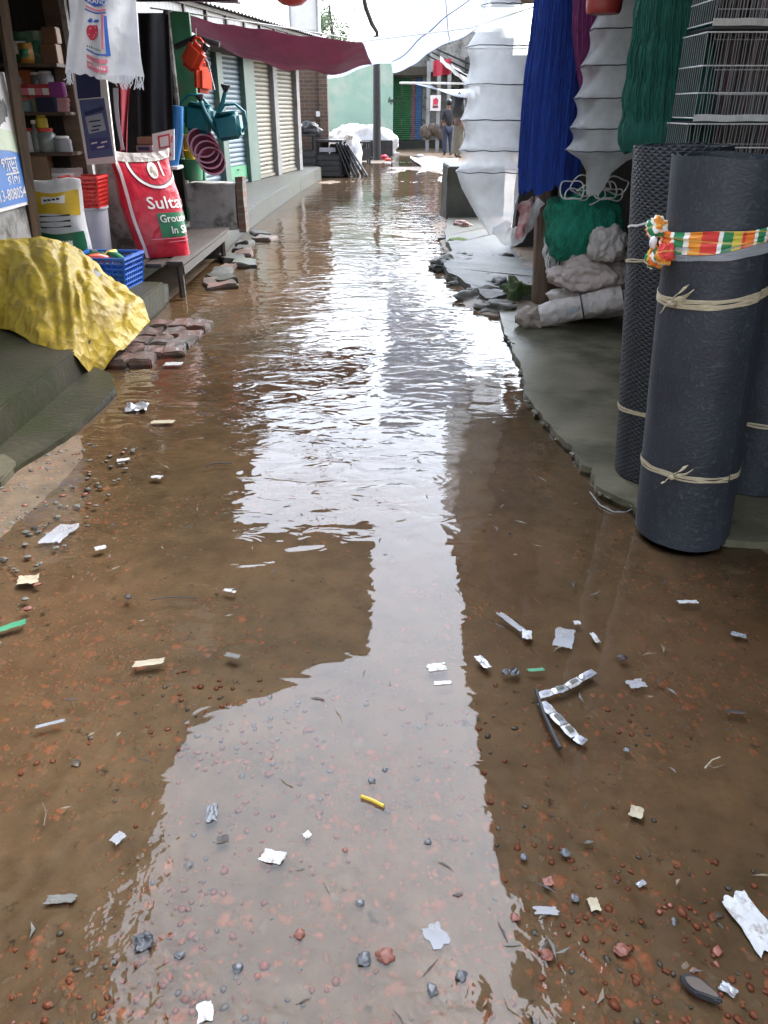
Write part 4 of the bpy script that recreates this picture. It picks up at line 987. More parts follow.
mb.tube(fine_, [lerp(.075, .035, k/30)*(1+.12*math.sin(k*1.1)) for k in range(31)], 14); mb.disp(.014, 14, 3); obj('gathered_tail', mb, M['netwhite'], tn_, angle=80)
Y2 = 5.7
trap('trap_net', 'greyish white netting trap hanging in shade between the purple and green nets', (A(614, 100, Y2).x, Y2),
     [(zz(-110, Y2), .05), (zz(-40, Y2), .10), (zz(30, Y2), hw(31, 30, Y2)), (zz(66, Y2), hw(36, 66, Y2)), (zz(98, Y2), hw(38, 98, Y2)), (zz(128, Y2), hw(39, 128, Y2)), (zz(150, Y2), hw(40, 150, Y2))],
     [(zz(160, Y2), hw(22, 160, Y2), hw(-3, 160, Y2), 0), (zz(172, Y2), hw(12, 170, Y2), hw(-6, 170, Y2), 0), (zz(186, Y2), hw(9, 186, Y2), hw(-8, 186, Y2), 0), (zz(195, Y2), .04, hw(-10, 195, Y2), 0)], M['netgrey'], 6.6)
# hanging red pot
q = A(603, 14, 5.2)
t = thing('plastic_pot', (q.x, 5.2, q.z), 'dull red plastic pot hanging upright above the purple net', 'pot')
w_ = hw(17.5, 14, 5.2)
obj('pot_body', MB().lathe([(w_*.2, 0), (w_*.9, 0), (w_*.97, .012), (w_*1.0, .03), (w_*1.12, .26), (w_*1.2, .27), (w_*1.2, .285), (w_*1.08, .285), (w_*.94, .03)], (q.x, 5.2, q.z), 36), M['red'] if False else pm('dull red plastic', (.3,.035,.03), (.22,.025,.022), 5, .45), t, angle=35)
obj('pot_cord', MB().tube([(q.x-w_*1.1, 5.2, q.z+.27), (q.x, 5.2, q.z+.5), (q.x, 5.2, 2.6)], .004, 5).tube([(q.x+w_*1.1, 5.2, q.z+.27), (q.x, 5.2, q.z+.5)], .004, 5), M['rope'], t)
# wire cages
Yc = 4.05
def cage(name, label, z0, z1, x0, x1, y0, y1, seed):
    t = thing(name, ((x0+x1)/2, (y0+y1)/2, z0), label, 'wire cage')
    mb = MB(); n = 40; rr = random.Random(seed)
    for k in range(n+1):
        for y in (y0, y1):
            x = lerp(x0, x1, k/n)+rr.uniform(-.004, .004); mb.tube([(x, y, z0), (x+rr.uniform(-.006,.006), y+rr.uniform(-.004,.004), (z0+z1)/2), (x, y, z1)], .0016, 4, False)
    for k in range(16):
        for x in (x0, x1):
            y = lerp(y0, y1, k/15); mb.tube([(x, y, z0), (x, y, z1)], .0016, 4, False)
    obj('bars', mb, M['tin'], t)
    for z in (z0+.0, lerp(z0, z1, .3), lerp(z0, z1, .62), z1):
        mb = MB().tube([(x0,y0,z), (x1,y0,z), (x1,y1,z), (x0,y1,z), (x0,y0,z)], .003, 5)
        obj('hoop_wire', mb, M['white'], t)
    mb = MB().sheet(lambda u, v: (lerp(x0-.004, x1+.004, u), y0-.006, z0-.014+.028*v+.004*nz1(u*6, seed)), 20, 2, .003); obj('base_rim', mb, M['rope'], t)
    obj('tray', MB().box(((x0+x1)/2, (y0+y1)/2, z0-.02), (x1-x0, y1-y0, .012)), M['iron'], t, smooth=False)
    return t
xa = A(697, 100, Yc).x
cage('wire_cage', 'lower wire cage with a white base rim standing behind the black mesh rolls', A(700,118,Yc).z, A(700,32,Yc).z, xa, xa+.62, Yc, Yc+.42, 1)
cage('wire_cage', 'upper wire cage hanging at the top right corner above another cage', A(700,22,Yc).z, A(700,-60,Yc).z, xa+.015, xa+.63, Yc, Yc+.42, 2)
cage('wire_cage', 'lowest wire cage partly hidden by the black mesh rolls at the right', A(700,185,Yc).z, A(700,124,Yc).z, xa-.02, xa+.6, Yc, Yc+.42, 3)
mb = MB().box((xa+.55, Yc+.22, (A(700,185,Yc).z-.03+.03)/2), (.45, .4, A(700,185,Yc).z-.06)); bevel(mb, .01)
tag(obj('wooden_crate', mb, M['darkwood']), 'dark wooden crate under the wire cages behind the black rolls', 'crate')
# long brown reeds / sticks hanging inside the shop behind the cages
t = thing('stick_bundle', (xa+.3, Yc+.7, 1.0), 'upright bundle of dark and reddish sticks seen through the wire cages', 'sticks')
for k in range(26):
    x = xa-.02+k*.026; obj('stick', MB().tube([(x, Yc+.62+.03*math.sin(k*2.3), .9), (x+.01*math.sin(k), Yc+.66, 2.4)], .008+.005*abs(math.sin(k*1.7)), 6), M['rust'] if k % 5 else M['maroonpot'], t)
# net heap and sacks at the post
def blob(name, label, cat, c, r, mat, seed, jit=.35, sub=4, group=None, fold=0, flat=.0):
    mb = MB(); q = bmesh.ops.create_icosphere(mb.bm, subdivisions=sub, radius=1)
    for v in q['verts']:
        d = v.co.copy(); k = 1+jit*noise.noise(d*1.3+V(seed,0,0))+jit*.35*noise.noise(d*3.5+V(seed,3,0))+fold*(abs(noise.noise(V(d.x*5+seed, d.y*5, d.z*.8)))-.25)
        p = V(d.x*r[0]*k, d.y*r[1]*k, d.z*r[2]*k); p.z = max(p.z, -r[2]*(1-flat)); v.co = Vector(c)+p
    return tag(obj(name, mb, mat, angle=80), label, cat, group)
Yh = 6.05
c1_ = A(588, 226, Yh)
blob('net_heap', 'bright green net heaped on the white sacks beside the wooden post', 'fishing net', (c1_.x, Yh+.12, c1_.z-.02), (.30,.24,.29), M['tealnet'], 3.1, .22, 5, fold=.22, flat=.2)
c2_ = A(592, 275, 5.95); blob('sack', 'crumpled pinkish white sack under the green net heap', 'sack', (c2_.x, 6.0, c2_.z), (.30,.2,.135), M['sackpink'], 7.7, .3, 5, fold=.16, flat=.25)
c2_ = A(612, 247, 5.75); blob('sack', 'small grey crumpled sack tucked against the green net heap', 'sack', (c2_.x, 5.85, c2_.z), (.14,.1,.14), M['sackwhite'], 9.7, .3, 5, fold=.14, flat=.2)
# rolled white sack
a_, b_ = A(540, 316, 5.85), A(622, 298, 5.75); ax = (b_-a_)
t = thing('rolled_sack', (a_+b_)/2-V(0,0,.1), 'dirty white rolled sack with faint blue print lying on the slab by the post', 'sack')
def rs_pt(u, a, off=0):
    c = a_.lerp(b_, u); r = .098*(1+.08*nz1(u*4, math.cos(a)*1.5, math.sin(a)*1.5)+.05*nz1(u*11, math.cos(a)*4, math.sin(a)*4))+off
    if u < .1: r *= .88+1.2*u
    e = ax.normalized(); s1 = e.cross(V(0,0,1)).normalized(); s2 = s1.cross(e)
    return c+(s1*math.cos(a)+s2*math.sin(a)*.92)*r
mb = MB(); rows = [[mb.bm.verts.new(rs_pt(j/34, 2*math.pi*i/40)) for i in range(40)] for j in range(35)]
for q, w_ in zip(rows[:-1], rows[1:]):
    for i in range(40): mb.bm.faces.new((q[i], q[(i+1) % 40], w_[(i+1) % 40], w_[i]))
mb.bm.faces.new(rows[0]); mb.bm.faces.new(rows[-1][::-1]); obj('sack_roll', mb, M['sackwhite'], t, angle=70)
s1 = ax.normalized().cross(V(0,0,1)).normalized(); side = 0 if s1.y < 0 else math.pi
mb = MB().tube([rs_pt(.52, 2*math.pi*i/24, .004) for i in range(25)], .006, 5, False); obj('tie', mb, M['darkwood'], t)
sgn = 1 if side == 0 else -1
bm = text_bm('SEED CO', .05, lambda x, y: rs_pt(.3+x/ax.length*.9, side+sgn*(y-.005)/.098, .004), .01); obj('faded_print', bm, pm('faded blue print', (.25,.38,.5), (.4,.42,.44), 20, .7), t)
blob('sack', 'torn brown stuffed sack end beside the rolled white sack at the post', 'sack', a_+V(-.06, .02, -.02), (.11,.1,.085), pm('brownish sack', (.34,.29,.24), (.18,.15,.12), 7, .8, .7, 30, .01), 4.4, .4, 4, fold=.3, flat=.2)
c2_ = A(585, 268, 6.1); blob('sack', 'lower white sack bulging under the pinkish sack', 'sack', (c2_.x+.06, 6.12, .15), (.34,.2,.13), M['sackwhite'], 2.9, .25, 4, fold=.12, flat=.2)
# white rope coils on top
t = thing('rope_coil', A(595, 190, 5.9), 'loose coil of white rope lying on top of the green net heap', 'rope')
for k in range(9):
    cc = A(572+k*5.5, 190+5*math.sin(k*2.1), 5.95); pts = []
    for q in range(25):
        a = 2*math.pi*q/24; pts.append(cc+V(.085*math.cos(a)*(1+.2*math.sin(k)), .05*math.sin(a+k), .05*math.sin(a)*(1+.3*math.cos(k*3))+.012*math.sin(3*a+k)))
    obj('rope_loop', MB().tube(pts, .005, 5, False), M['rope'], t)
t = thing('white_strap', A(549, 240, 6.3), 'white crumpled net strip hanging down the side of the wooden post', 'netting')
def f(u, v): 
    p = A(lerp(549, 561, u)+3*math.sin(v*7)+(-4*v), lerp(205, 272, v), 6.35); p.y += .04*math.sin(u*9+v*4); p.x += .015*nz1(u*6, v*9); return p
obj('strip', MB().sheet(f, 10, 24, .004), M['whitecloth'], t)
for k in range(5):
    cc = A(552+2*k, 262, 6.2); obj('loop', MB().tube([cc+V(.05*math.cos(q/16*6.283)*(1+.3*math.sin(k)), .03*math.sin(q/16*6.283+k), .075*math.sin(q/16*6.283)) for q in range(17)], .006, 5, False), M['rope'], t)
# red-white cloth tied at the post by the trap tail
def f(u, v):
    p = A(518+14*u+2*math.sin(v*5), 206+34*v-10*u, 6.5); p.y += .05*math.sin(u*6+v*3); p.x += .02*nz1(u*6, v*6, 2); return p
tag(obj('rag', MB().sheet(f, 10, 14, .006), pm('red and white rag', (.55,.5,.48), (.4,.06,.07), 12, .8)), 'small red and white rag at the wooden post near the trap tail', 'rag')
# rubble and mud bank
t_ = [(447, 268, .20, .13), (465, 262, .15, .10), (438, 270, .08, .1), (480, 300, .16, .12), (494, 312, .14, .1), (478, 285, .2, .09), (500, 292, .15, .12), (512, 300, .12, .13), (455, 240, .16, .05), (487, 262, .24, .07), (470, 245, .2, .05), (505, 265, .18, .1)]
nm = ['rounded grey rubble lump at the water edge beside the mud bank', 'flat rubble lump behind the water edge lump', 'small dark rubble lump nearest the reflection', 'pale grey cement lump leaning into the water', 'pale broken cement lump nearest the wooden post', 'cement slab lying between the rubble lumps', 'dark rubble lump right of the cement slab', 'mossy lump at the foot of the wooden post', 'low mud lump under the concrete block', 'wide mud lump below the white trap net', 'flat mud lump right of the concrete block foot', 'mud lump behind the post foot']
for k, ((x, y, r_, hh), lb) in enumerate(zip(t_, nm)):
    p = G(x, y); blob('rubble', lb, 'rubble', (p.x+.02, p.y+r_*.5, .02), (r_*1.1, r_*.9, hh*.62), M['moss'] if k == 7 else (M['stone'] if k in (0, 3, 4, 5, 1) else M['concrete']), k*3.3+1, .75, 4, 'rubble at the foot of the net shop', fold=.4)
p = G(458, 246); blob('grass_tuft', 'small bright green mossy patch on the mud below the concrete block', 'moss', (p.x, p.y, .07), (.14,.12,.03), pm('bright moss', (.07,.12,.02), (.035,.06,.012), 20, .9, .8, 60, .01), 5.5, .4, 3)
p = G(462, 232); blob('litter_bag', 'faded pink crumpled bag on the mud bank below the trap net', 'litter', (p.x, p.y, .1), (.11,.08,.05), pm('faded pink', (.32,.2,.18), (.2,.12,.11), 8, .7), 6.1, .5, 4, fold=.3)
blob('moss_clump', 'dark mossy clump of debris against the wooden post base', 'moss', G(517, 305)+V(0,.1,.06), (.13,.12,.14), M['moss'], 8.8, .6, 4, fold=.3)
#@@PART4
# ================================================================== GOODS, LEFT SIDE
# blue poster on the shop wall (plane x = const facing the lane)
def onx(px, py, X):
    d = ray(px, py); t = X/d.x; return V(X, d.y*t, CH+d.z*t)
XP = -2.665
pa = onx(30, 204, XP); pt_ = onx(1, 72, XP)
yR = pa.y+.0; zB = pa.z; zT = pt_.z; yL = yR-1.25
po = thing('poster', (XP, (yL+yR)/2, zB), 'blue and white shop poster with Bengali lettering on the left wall', 'poster')
obj('sheet', MB().sheet(lambda u, v: (XP+.004*nz1(u*5, v*5), lerp(yL, yR, u), lerp(zB, zT, v)), 12, 12, .006), M['label_white'], po)
HP = zT-zB
pl = [V(XP+.009, yL+.02, zB+.025)]+[V(XP+.009, yR-.035, zB+.025)]+[V(XP+.009, lerp(yR-.035, yL+.02, k/12), zB+HP*(.40+.10*(k/12)**.6)) for k in range(13)]
obj('blue_field', MB().poly(pl), M['label_sky'], po, smooth=False)
pl = [V(XP+.0075, lerp(yR-.035, yL+.02, k/12), zB+HP*(.405+.10*(k/12)**.6)) for k in range(13)]+[V(XP+.0075, lerp(yL+.02, yR-.035, k/12), zB+HP*(.56+.1*(1-k/12)**.6)) for k in range(13)]
obj('pale_band', MB().poly(pl), pm('pale yellow green print', (.6,.68,.5), None, 5, .5), po, smooth=False)
mb = MB()
for k in range(5): 
    c_ = V(XP+.009, yR-.34+.05*k, zB+HP*.70+.03*math.sin(k*2)); mb.poly([c_+V(0, .05*math.cos(q), .055*math.sin(q)*(1+.3*math.sin(3*q+k))) for q in [i*6.283/9 for i in range(9)]])
    for v in mb.bm.verts[-9:] if False else []: pass
for i, v in enumerate(mb.bm.verts): v.co.x += .0004*(i//9)
obj('dark_picture', mb, M['label_black'], po, smooth=False)
for s, dz, sz in (('\u09aa\u09be\u09dc\u09be', .285, .13), ('\u09b0\u09be\u09a8\u09c0', .18, .12), ('01713-808054', .07, .105)):
    w_ = text_bm(s, sz, lambda x, y: V(0, x, y), .006); mxx = max([v.co.y for v in w_.verts] or [0])
    w_.transform(Matrix.Translation((XP+.013, yR-.06-mxx-(.05 if sz != .105 else 0), zB+HP*dz))); obj('lettering', w_, M['label_white'], po, smooth=False)
# goods on the shelves (Y = 7.25): px span, bottom/top py
def item(kind, name, label, x0, x1, y0, y1, mat, cat, Y=7.24, acc=None, group=None):
    p0, p1 = A(x0, y1, Y), A(x1, y0, Y); cx = (p0.x+p1.x)/2; wd = p1.x-p0.x; zb = p0.z; h = p1.z-p0.z
    if kind == 'box':
        mb = bevel(MB().box((cx, Y+.03, zb+h/2), (wd, min(.2, wd*.8), h), Matrix.Rotation(rnd.uniform(-.12, .12), 3, 'Z')), .006)
        if acc is None: return tag(obj(name, mb, mat), label, cat, group)
        t = thing(name, (cx, Y, zb), label, cat, group); obj('carton', mb, mat, t)
        obj('printed_panel', bevel(MB().box((cx, Y+.03-min(.2, wd*.8)/2-.012, zb+h*.5), (wd*.7, .004, h*.45)), .001), acc, t); return t
    r = wd/2; t = thing(name, (cx, Y, zb), label, cat, group)
    if kind == 'jar':
        obj('glass', MB().lathe([(r*.9, 0), (r, h*.04), (r, h*.74), (r*.75, h*.84), (r*.72, h*.88)], (cx, Y, zb), 18), mat, t, angle=50); obj('lid', MB().lathe([(r*.8, h*.86), (r*.8, h*.99), (r*.7, h)], (cx, Y, zb), 18), acc or M['red'], t, angle=50)
    elif kind == 'bottle':
        obj('glass', MB().lathe([(r*.9, 0), (r, h*.05), (r, h*.58), (r*.4, h*.75), (r*.36, h*.9)], (cx, Y, zb), 16), mat, t, angle=50); obj('cap', MB().lathe([(r*.45, h*.88), (r*.45, h)], (cx, Y, zb), 12), acc or M['white'], t, angle=50)
    elif kind == 'bag':
        def f(u, v): return V(lerp(p0.x, p1.x, u)+.01*nz1(u*4, v*5), Y-.06*math.sin(u*math.pi)*math.sin(min(1, v*1.3)*math.pi*.8)+.01*nz1(u*6, v*6), zb+h*v)
        obj('packet', MB().sheet(f, 10, 12, .02), mat, t)
        obj('print', MB().sheet(lambda u, v: Vector(f(.2+.6*u, .3+.4*v))-V(0, .0165, 0), 6, 6, .003), acc or M['white'], t)
    return t
dk = lambda n, c: pm(n, c, None, 6, .5)
z1, z2, z3 = 64, 112, 152
item('bag', 'snack_packet', 'dark green snack packet with white print on the top shelf', 10, 31, 32, z1, dk('g1', (.02,.10,.05)), 'packet', acc=M['label_white'])
item('bag', 'snack_packet', 'pale green packet leaning at the right of the top shelf', 32, 42, 31, z1, dk('g2', (.2,.28,.2)), 'packet', Y=7.3, acc=M['label_green'])
item('bag', 'snack_packet', 'small yellow and orange packet in front of the green packet on the top shelf', 22, 31, 43, z1, dk('g3', (.4,.2,.03)), 'packet', Y=7.16, acc=M['label_green'])
item('box', 'carton', 'brown carton standing at the right end of the top shelf', 44, 57, 44, z1, dk('b1', (.2,.1,.055)), 'box')
item('box', 'carton', 'second brown carton on top of the one at the right end of the top shelf', 44, 56, 27, 43.5, dk('b2', (.18,.09,.05)), 'box')
item('bottle', 'bottle', 'white bottle at the left of the middle shelf', 14, 20, 68, 92, dk('w1', (.45,.45,.42)), 'bottle', Y=7.34)
item('box', 'carton', 'orange carton at the back of the middle shelf', 23, 32, 70, 94, dk('o1', (.5,.13,.04)), 'box', Y=7.36)
item('jar', 'jar', 'clear jar with pale lid beside the orange carton', 33, 40, 72, 92, M['glassjar'], 'jar', Y=7.36, acc=M['white'])
item('jar', 'jar', 'larger whitish jar near the right of the middle shelf', 41, 52, 71, 92, dk('w3', (.4,.4,.42)), 'jar', Y=7.36, acc=M['white'])
for k in range(5):
    item('box', 'soap_pack', ['leftmost red pack in the row on the middle shelf', 'second red pack in the row on the middle shelf', 'middle red pack in the row on the middle shelf', 'fourth red pack in the row on the middle shelf', 'rightmost red pack in the row on the middle shelf'][k], 15+k*7, 21.4+k*7, 84, 99, dk('r%d' % k, (.36+.03*k, .03, .04)), 'pack', Y=7.2, acc=M['label_pink'] if k % 2 else M['label_white'], group='red packs on the middle shelf')
item('box', 'carton', 'purple carton at the right of the red packs', 51, 62, 82, 97, dk('p1', (.25,.03,.22)), 'box', Y=7.2)
item('box', 'carton', 'olive green packet stack beside the dark blue carton', 26, 38, 95, z2, dk('ol', (.17,.17,.05)), 'box', Y=7.22)
item('box', 'carton', 'dark blue carton on the middle shelf below the purple one', 39, 56, 97, z2, dk('nb', (.012,.014,.05)), 'box', Y=7.18)
for k in range(3): item('box', 'biscuit_pack', ['bottom pink biscuit pack of three stacked', 'middle pink biscuit pack of three stacked', 'top pink biscuit pack of three stacked'][k], 57, 67, 107-k*4.6, z2-k*4.6-.3, dk('pk', (.5,.25,.28)), 'pack', Y=7.18, group='stack of pink packs')
item('jar', 'jar', 'bluish grey jar at the left below the red packs', 21, 31, 98, z2, dk('j4', (.14,.2,.2)), 'jar', Y=7.2)
item('jar', 'jar', 'yellow topped pot on the lower shelf', 37, 46, 115, 128, dk('y2', (.5,.38,.03)), 'jar', Y=7.2, acc=dk('y3', (.55,.42,.03)))
item('jar', 'jar', 'big clear jar under the yellow pot on the lower shelf', 38, 54, 128, z3, M['glassjar'], 'jar', Y=7.24, acc=M['red'])
item('jar', 'canister', 'white canister with dark rings at the left of the lower shelf', 25, 33, 128, z3, dk('w4', (.5,.5,.48)), 'canister', Y=7.2, acc=M['red'])
item('bottle', 'bottle', 'thin grey bottle between the canister and the big jar', 33.5, 38, 120, z3, M['glassjar'], 'bottle', Y=7.2)
item('jar', 'steel_bowl', 'pale bowl pile at the right of the lower shelf', 56, 70, 136, z3, dk('gr', (.3,.3,.32)), 'bowl', Y=7.26, acc=M['white'])
item('box', 'carton', 'plain brown carton under the lower shelf behind the white sack', 29, 47, 154, 184, dk('b5', (.24,.14,.07)), 'box', Y=7.2)
item('bag', 'flour_bag', 'pale crumpled bag beside the brown carton under the shelves', 48, 82, 168, 184, dk('w6', (.45,.42,.4)), 'bag', Y=7.25)
# hanging white bag with apple print
Yb = 4.4
def bagpt(px, py, off=0):
    p = A(px, py, Yb); u = (px-65)/80
    p.y += .035*math.sin(u*9)+.02*math.sin(u*17+py*.03)-off - .04*math.sin(min(1,max(0,u))*math.pi); return p
wb_ = thing('woven_bag', A(104, 85, Yb), 'white woven bag with red apple print hanging upside from the left roof edge', 'bag')
def f(u, v):
    l = lerp(66, 65.5, v)+2*math.sin(v*4); r = lerp(131, 143, v); px = lerp(l, r, u)
    bot = 73+6*u+5*sm(.25, .75, u)*1.2-(9*sm(.78, .98, u))+1.0*math.sin(u*40)
    return bagpt(px, lerp(-26, bot, v))+V(0, .015*nz1(u*4, v*3), 0)
obj('cloth', MB().sheet(f, 44, 26, .006), M['whitecloth'], wb_)
mb = MB()
for k in range(40):
    px = rnd.choice([rnd.uniform(65, 72), rnd.uniform(118, 144), rnd.uniform(128, 143)]); py = 76 if px < 100 else 81
    mb.tube([bagpt(px, py-6, .006), bagpt(px+rnd.uniform(-2, 2), py+2, .006), bagpt(px+rnd.uniform(-3, 3), py+rnd.uniform(4, 9), .006)], .0022, 4)
o = obj('frayed_hem', mb, M['whitecloth'], wb_); o['kind'] = 'stuff'
def bagpoly(pts, off): 
    mb = MB(); bm = mb.bm; bm.faces.new([bm.verts.new((x, y, 0)) for x, y in pts]); bmesh.ops.triangulate(bm, faces=bm.faces[:])
    for _ in range(2): bmesh.ops.subdivide_edges(bm, edges=[e for e in bm.edges if e.calc_length() > 6], cuts=1)
    for v in bm.verts: v.co = bagpt(v.co.x, v.co.y, off)
    return mb
def strip(top, bot): return top+bot[::-1]
arc = lambda y0, s, x0=88, x1=113, n=8: [(lerp(x0, x1, k/n), y0+s*(k/n)**1.0+2.2*math.sin(k/n*math.pi)*(1)) for k in range(n+1)]
obj('blue_print', join([bagpoly([(84,-14),(112,-14),(112,6),(106,8),(98,8),(91,4),(87,1)], .012), bagpoly(strip([(110,18),(113,18)], [(112.5,57),(115.5,57)]), .012), bagpoly(strip(arc(48.5, 7), arc(50.2, 7)), .012), bagpoly(strip(arc(9, 5, 88, 112), arc(10.5, 5, 88, 112)), .012)]), M['label_blue'], wb_)
obj('red_print', join([bagpoly(strip(arc(54, 6.5), arc(58, 6.5)), .012), bagpoly(strip(arc(60.5, 6.5), [(x, y) for x, y in arc(67.5, 6)]), .012), bagpoly(strip(arc(6, 5, 89, 112), arc(8, 5, 89, 112)), .012), bagpoly([(106.5,15),(109.5,16),(110.5,51),(108.5,51)], .012)]), M['label_pink'], wb_)
ap = [(96+7.3*math.cos(q)*(1-.07*math.sin(q)), 32.5+8.6*math.sin(q)-(2.2 if False else 0)+1.2*max(0, math.cos(q-4.71))**8*2) for q in [i*6.283/22 for i in range(22)]]
ap_o = obj('apple_print', bagpoly(ap, .013), M['label_red'], wb_)
mb = []
for k in range(16):
    x, y = 96+rnd.uniform(-5, 5), 32+rnd.uniform(-6, 6); mb.append(bagpoly([(x, y-1), (x+.5, y), (x, y+1), (x-.5, y)], .0145))
obj('speckles', join(mb), M['label_white'], ap_o)
obj('leaf_print', join([bagpoly([(96,23),(99,20.5),(103,21),(105,23),(101,24)], .013), bagpoly([(90,22),(93,19),(95.5,20),(95.5,23),(92,23.5)], .013)]), M['label_blue'], wb_)
bm = text_bm('RAND', 8.2, lambda x, y: bagpt(91+x*.95, 3.6-y*.8+.16*x, .0145), .008); obj('lettering', bm, M['label_white'], wb_)
mb = []
for k in range(9):
    x = 88.5+k*2.2; mb.append(bagpoly([(x, 46+k*.7), (x+1.2, 45.4+k*.7), (x+1.4, 47+k*.7), (x+.4, 47.6+k*.7)], .013))
obj('small_print', join(mb), M['label_green'], wb_)
mb = []
for k in range(11):
    x = 90+k*2.0; mb.append(bagpoly([(x, 64+k*.55), (x+1.3, 63.7+k*.55), (x+1.2, 65.8+k*.55), (x+.1, 65.9+k*.55)], .0145))
obj('small_white_print', join(mb), M['label_white'], wb_)
obj('hanging_string', MB().tube([bagpt(80, -24), A(98, -60, Yb), V(-1.43, Yb, 2.57)], .005, 5).tube([bagpt(120, -24), A(100, -60, Yb)], .005, 5), M['rope'], wb_)
# blue sign board behind it
Ys = 7.3
def panel(name, parent, pts, Y, th, mat): 
    mb = MB(); P = [A(x, y, Y) for x, y in pts]; b_ = [p+V(0, th, 0) for p in P]; bm = mb.bm
    a1 = [bm.verts.new(p) for p in P]; b1 = [bm.verts.new(p) for p in b_]; n = len(P); bm.faces.new(a1); bm.faces.new(b1[::-1])
    for i in range(n): bm.faces.new((a1[i], b1[i], b1[(i+1) % n], a1[(i+1) % n]))
    return obj(name, mb, mat, parent, smooth=False)
sg = thing('sign_board', A(99, 165, Ys), 'tall narrow navy and blue advertising board below the white hanging bag', 'sign')
panel('board', sg, [(71,70),(105,68),(116,163),(87,165)], Ys, .03, M['label_white'])
panel('navy_panel', sg, [(75,72),(99,70),(101,97),(78,99)], Ys-.004, .003, M['label_navy'])
panel('blue_panel', sg, [(79,100),(104,98),(113.5,156),(88,159)], Ys-.004, .003, pm('muted blue print', (.09,.12,.27), (.06,.08,.2), 8, .5))
panel('pale_badge', sg, [(85,117),(102,113),(106,130),(98,132),(89,134)], Ys-.008, .003, pm('pale badge', (.38,.42,.5), None, 8, .5))
panel('navy_strip', sg, [(84.5,112),(103,106),(104,110),(85,116)], Ys-.0085, .003, M['label_navy'])
panel('purple_block', sg, [(89,139),(108,137),(110,149),(91,151)], Ys-.008, .003, pm('violet blue print', (.06,.06,.24), None, 8, .5))
for k, (x, y, w_) in enumerate([(89,121,11),(92,126,9),(91,130,8),(91,143,6),(101,142,6),(97,147,7)]):
    panel('print_line', sg, [(x, y), (x+w_, y-1.4), (x+w_+.2, y+.1), (x+.2, y+1.5)], Ys-.0125, .003, M['label_navy'] if k < 3 else M['label_white'])
# red cloth strap hanging
def f(u, v):
    l = lerp(109, 117, v)+6*math.sin(v*3); r = lerp(131, 129, v)-3*math.sin(v*2.5); p = A(lerp(l, r, u), lerp(62, 160, v), 7.9); p.y += .05*math.sin(u*8+v*2); return p
rc = thing('red_cloth', A(120, 160, 7.9), 'dark red cloth bag hanging between the blue board and the black sheet', 'cloth')
obj('cloth', MB().sheet(f, 22, 24, .004), pm('dark red cloth', (.28,.02,.035), (.17,.012,.025), 5, .7), rc)
def f(u, v): 
    p = A(lerp(113+9*v, 118+7*v, u)-2*math.sin(v*3), lerp(88, 150, v), 7.82); return p
obj('pale_strip', MB().sheet(f, 5, 14, .004), M['bucket'], rc)
# black hanging sheet
def f(u, v): p = A(lerp(lerp(132, 138, v), lerp(168, 174, v), u), lerp(14, 138-10*u, v), 8.7); p.y += .04*math.sin(u*9+v); return p
tag(obj('black_sheet', MB().sheet(f, 24, 12, .004), M['black']), 'black plastic sheet hanging across the dark second stall', 'sheet')
# boxes and QR board (code left out)
qb = thing('pay_board', A(164, 162, 8.45), 'small white payment board with a red square frame above the red sack', 'sign')
panel('board', qb, [(152,134),(174,129),(174,160),(154,163)], 8.45, .02, M['label_white'])
panel('red_frame', qb, [(157.5,136),(169.5,133.5),(170.5,147),(159,149)], 8.446, .003, M['label_red'])
panel('frame_inside', qb, [(159.5,137.5),(168,135.6),(168.8,145.6),(160.5,147.3)], 8.442, .003, M['label_white'])
panel('red_print', qb, [(165,154),(171,152.5),(171.5,156),(166,157)], 8.446, .003, M['label_red'])
panel('red_print', qb, [(170.5,136.5),(173,136),(172.5,142),(171,143)], 8.446, .003, M['label_pink'])
for k in range(3):
    item('box', 'carton', ['bottom pinkish carton beside the white payment board', 'middle pinkish carton beside the white payment board', 'top brown carton beside the white payment board'][k], 137+k*.6, 153, 153-k*8, 160-k*8, dk('pc%d' % k, [(.42,.3,.3),(.35,.2,.22),(.25,.12,.07)][k]), 'box', Y=8.55, acc=M['label_navy'] if k < 2 else None, group='cartons by the payment board')
tag(obj('shelf_board', bevel(MB().box((A(150, 164, 8.6).x, 8.6, A(150, 164, 8.6).z-.03), (.62, .25, .03)), .005), M['whitecloth']), 'white edged shelf board just above the red sack', 'shelf')
a_, b_ = A(178, 106, 8.6), A(178, 166, 8.6); mb = MB().tube([a_, a_.lerp(b_, .5), b_+V(-.05,0,0)], .052, 16)
tag(obj('blue_pipe', mb, M['pipe']), 'thick blue plastic pipe standing right of the payment board', 'pipe')
# ---- red peanut sack
SC = V(-2.02, 7.35, .31)
def sackpt(a, v, off=0):
    """a: angle, 0 = front centre (towards camera/lane), v: 0 bottom..1 top"""
    h = 1.02 if False else .80
    wd = lerp(.235, .262, v)*(1-.04*math.cos(v*7)); dp = .17*(1-v**3*.8)*(1-.25*(1-v)**6)+.012
    ca, sa = math.cos(a), math.sin(a); e = .62
    x = math.copysign(abs(sa)**e, sa)*wd; y = -math.copysign(abs(ca)**e, ca)*dp
    k = 1+.035*nz1(sa*2.2, ca*2.2, v*4)+.015*nz1(sa*6, ca*6, v*12); x *= k; y *= k; y -= off*ca; x += off*sa
    z = v*h - .02*math.cos(a*2)*v**6; 
    y += .16*v + .02*v*v; x += -.085*v   # leans back
    yaw = R(24); return SC+V(x*math.cos(yaw)-y*math.sin(yaw), x*math.sin(yaw)+y*math.cos(yaw), z)
sk = thing('peanut_sack', SC, 'full red sack with white Sultan lettering and a green panel leaning on the bench', 'sack')
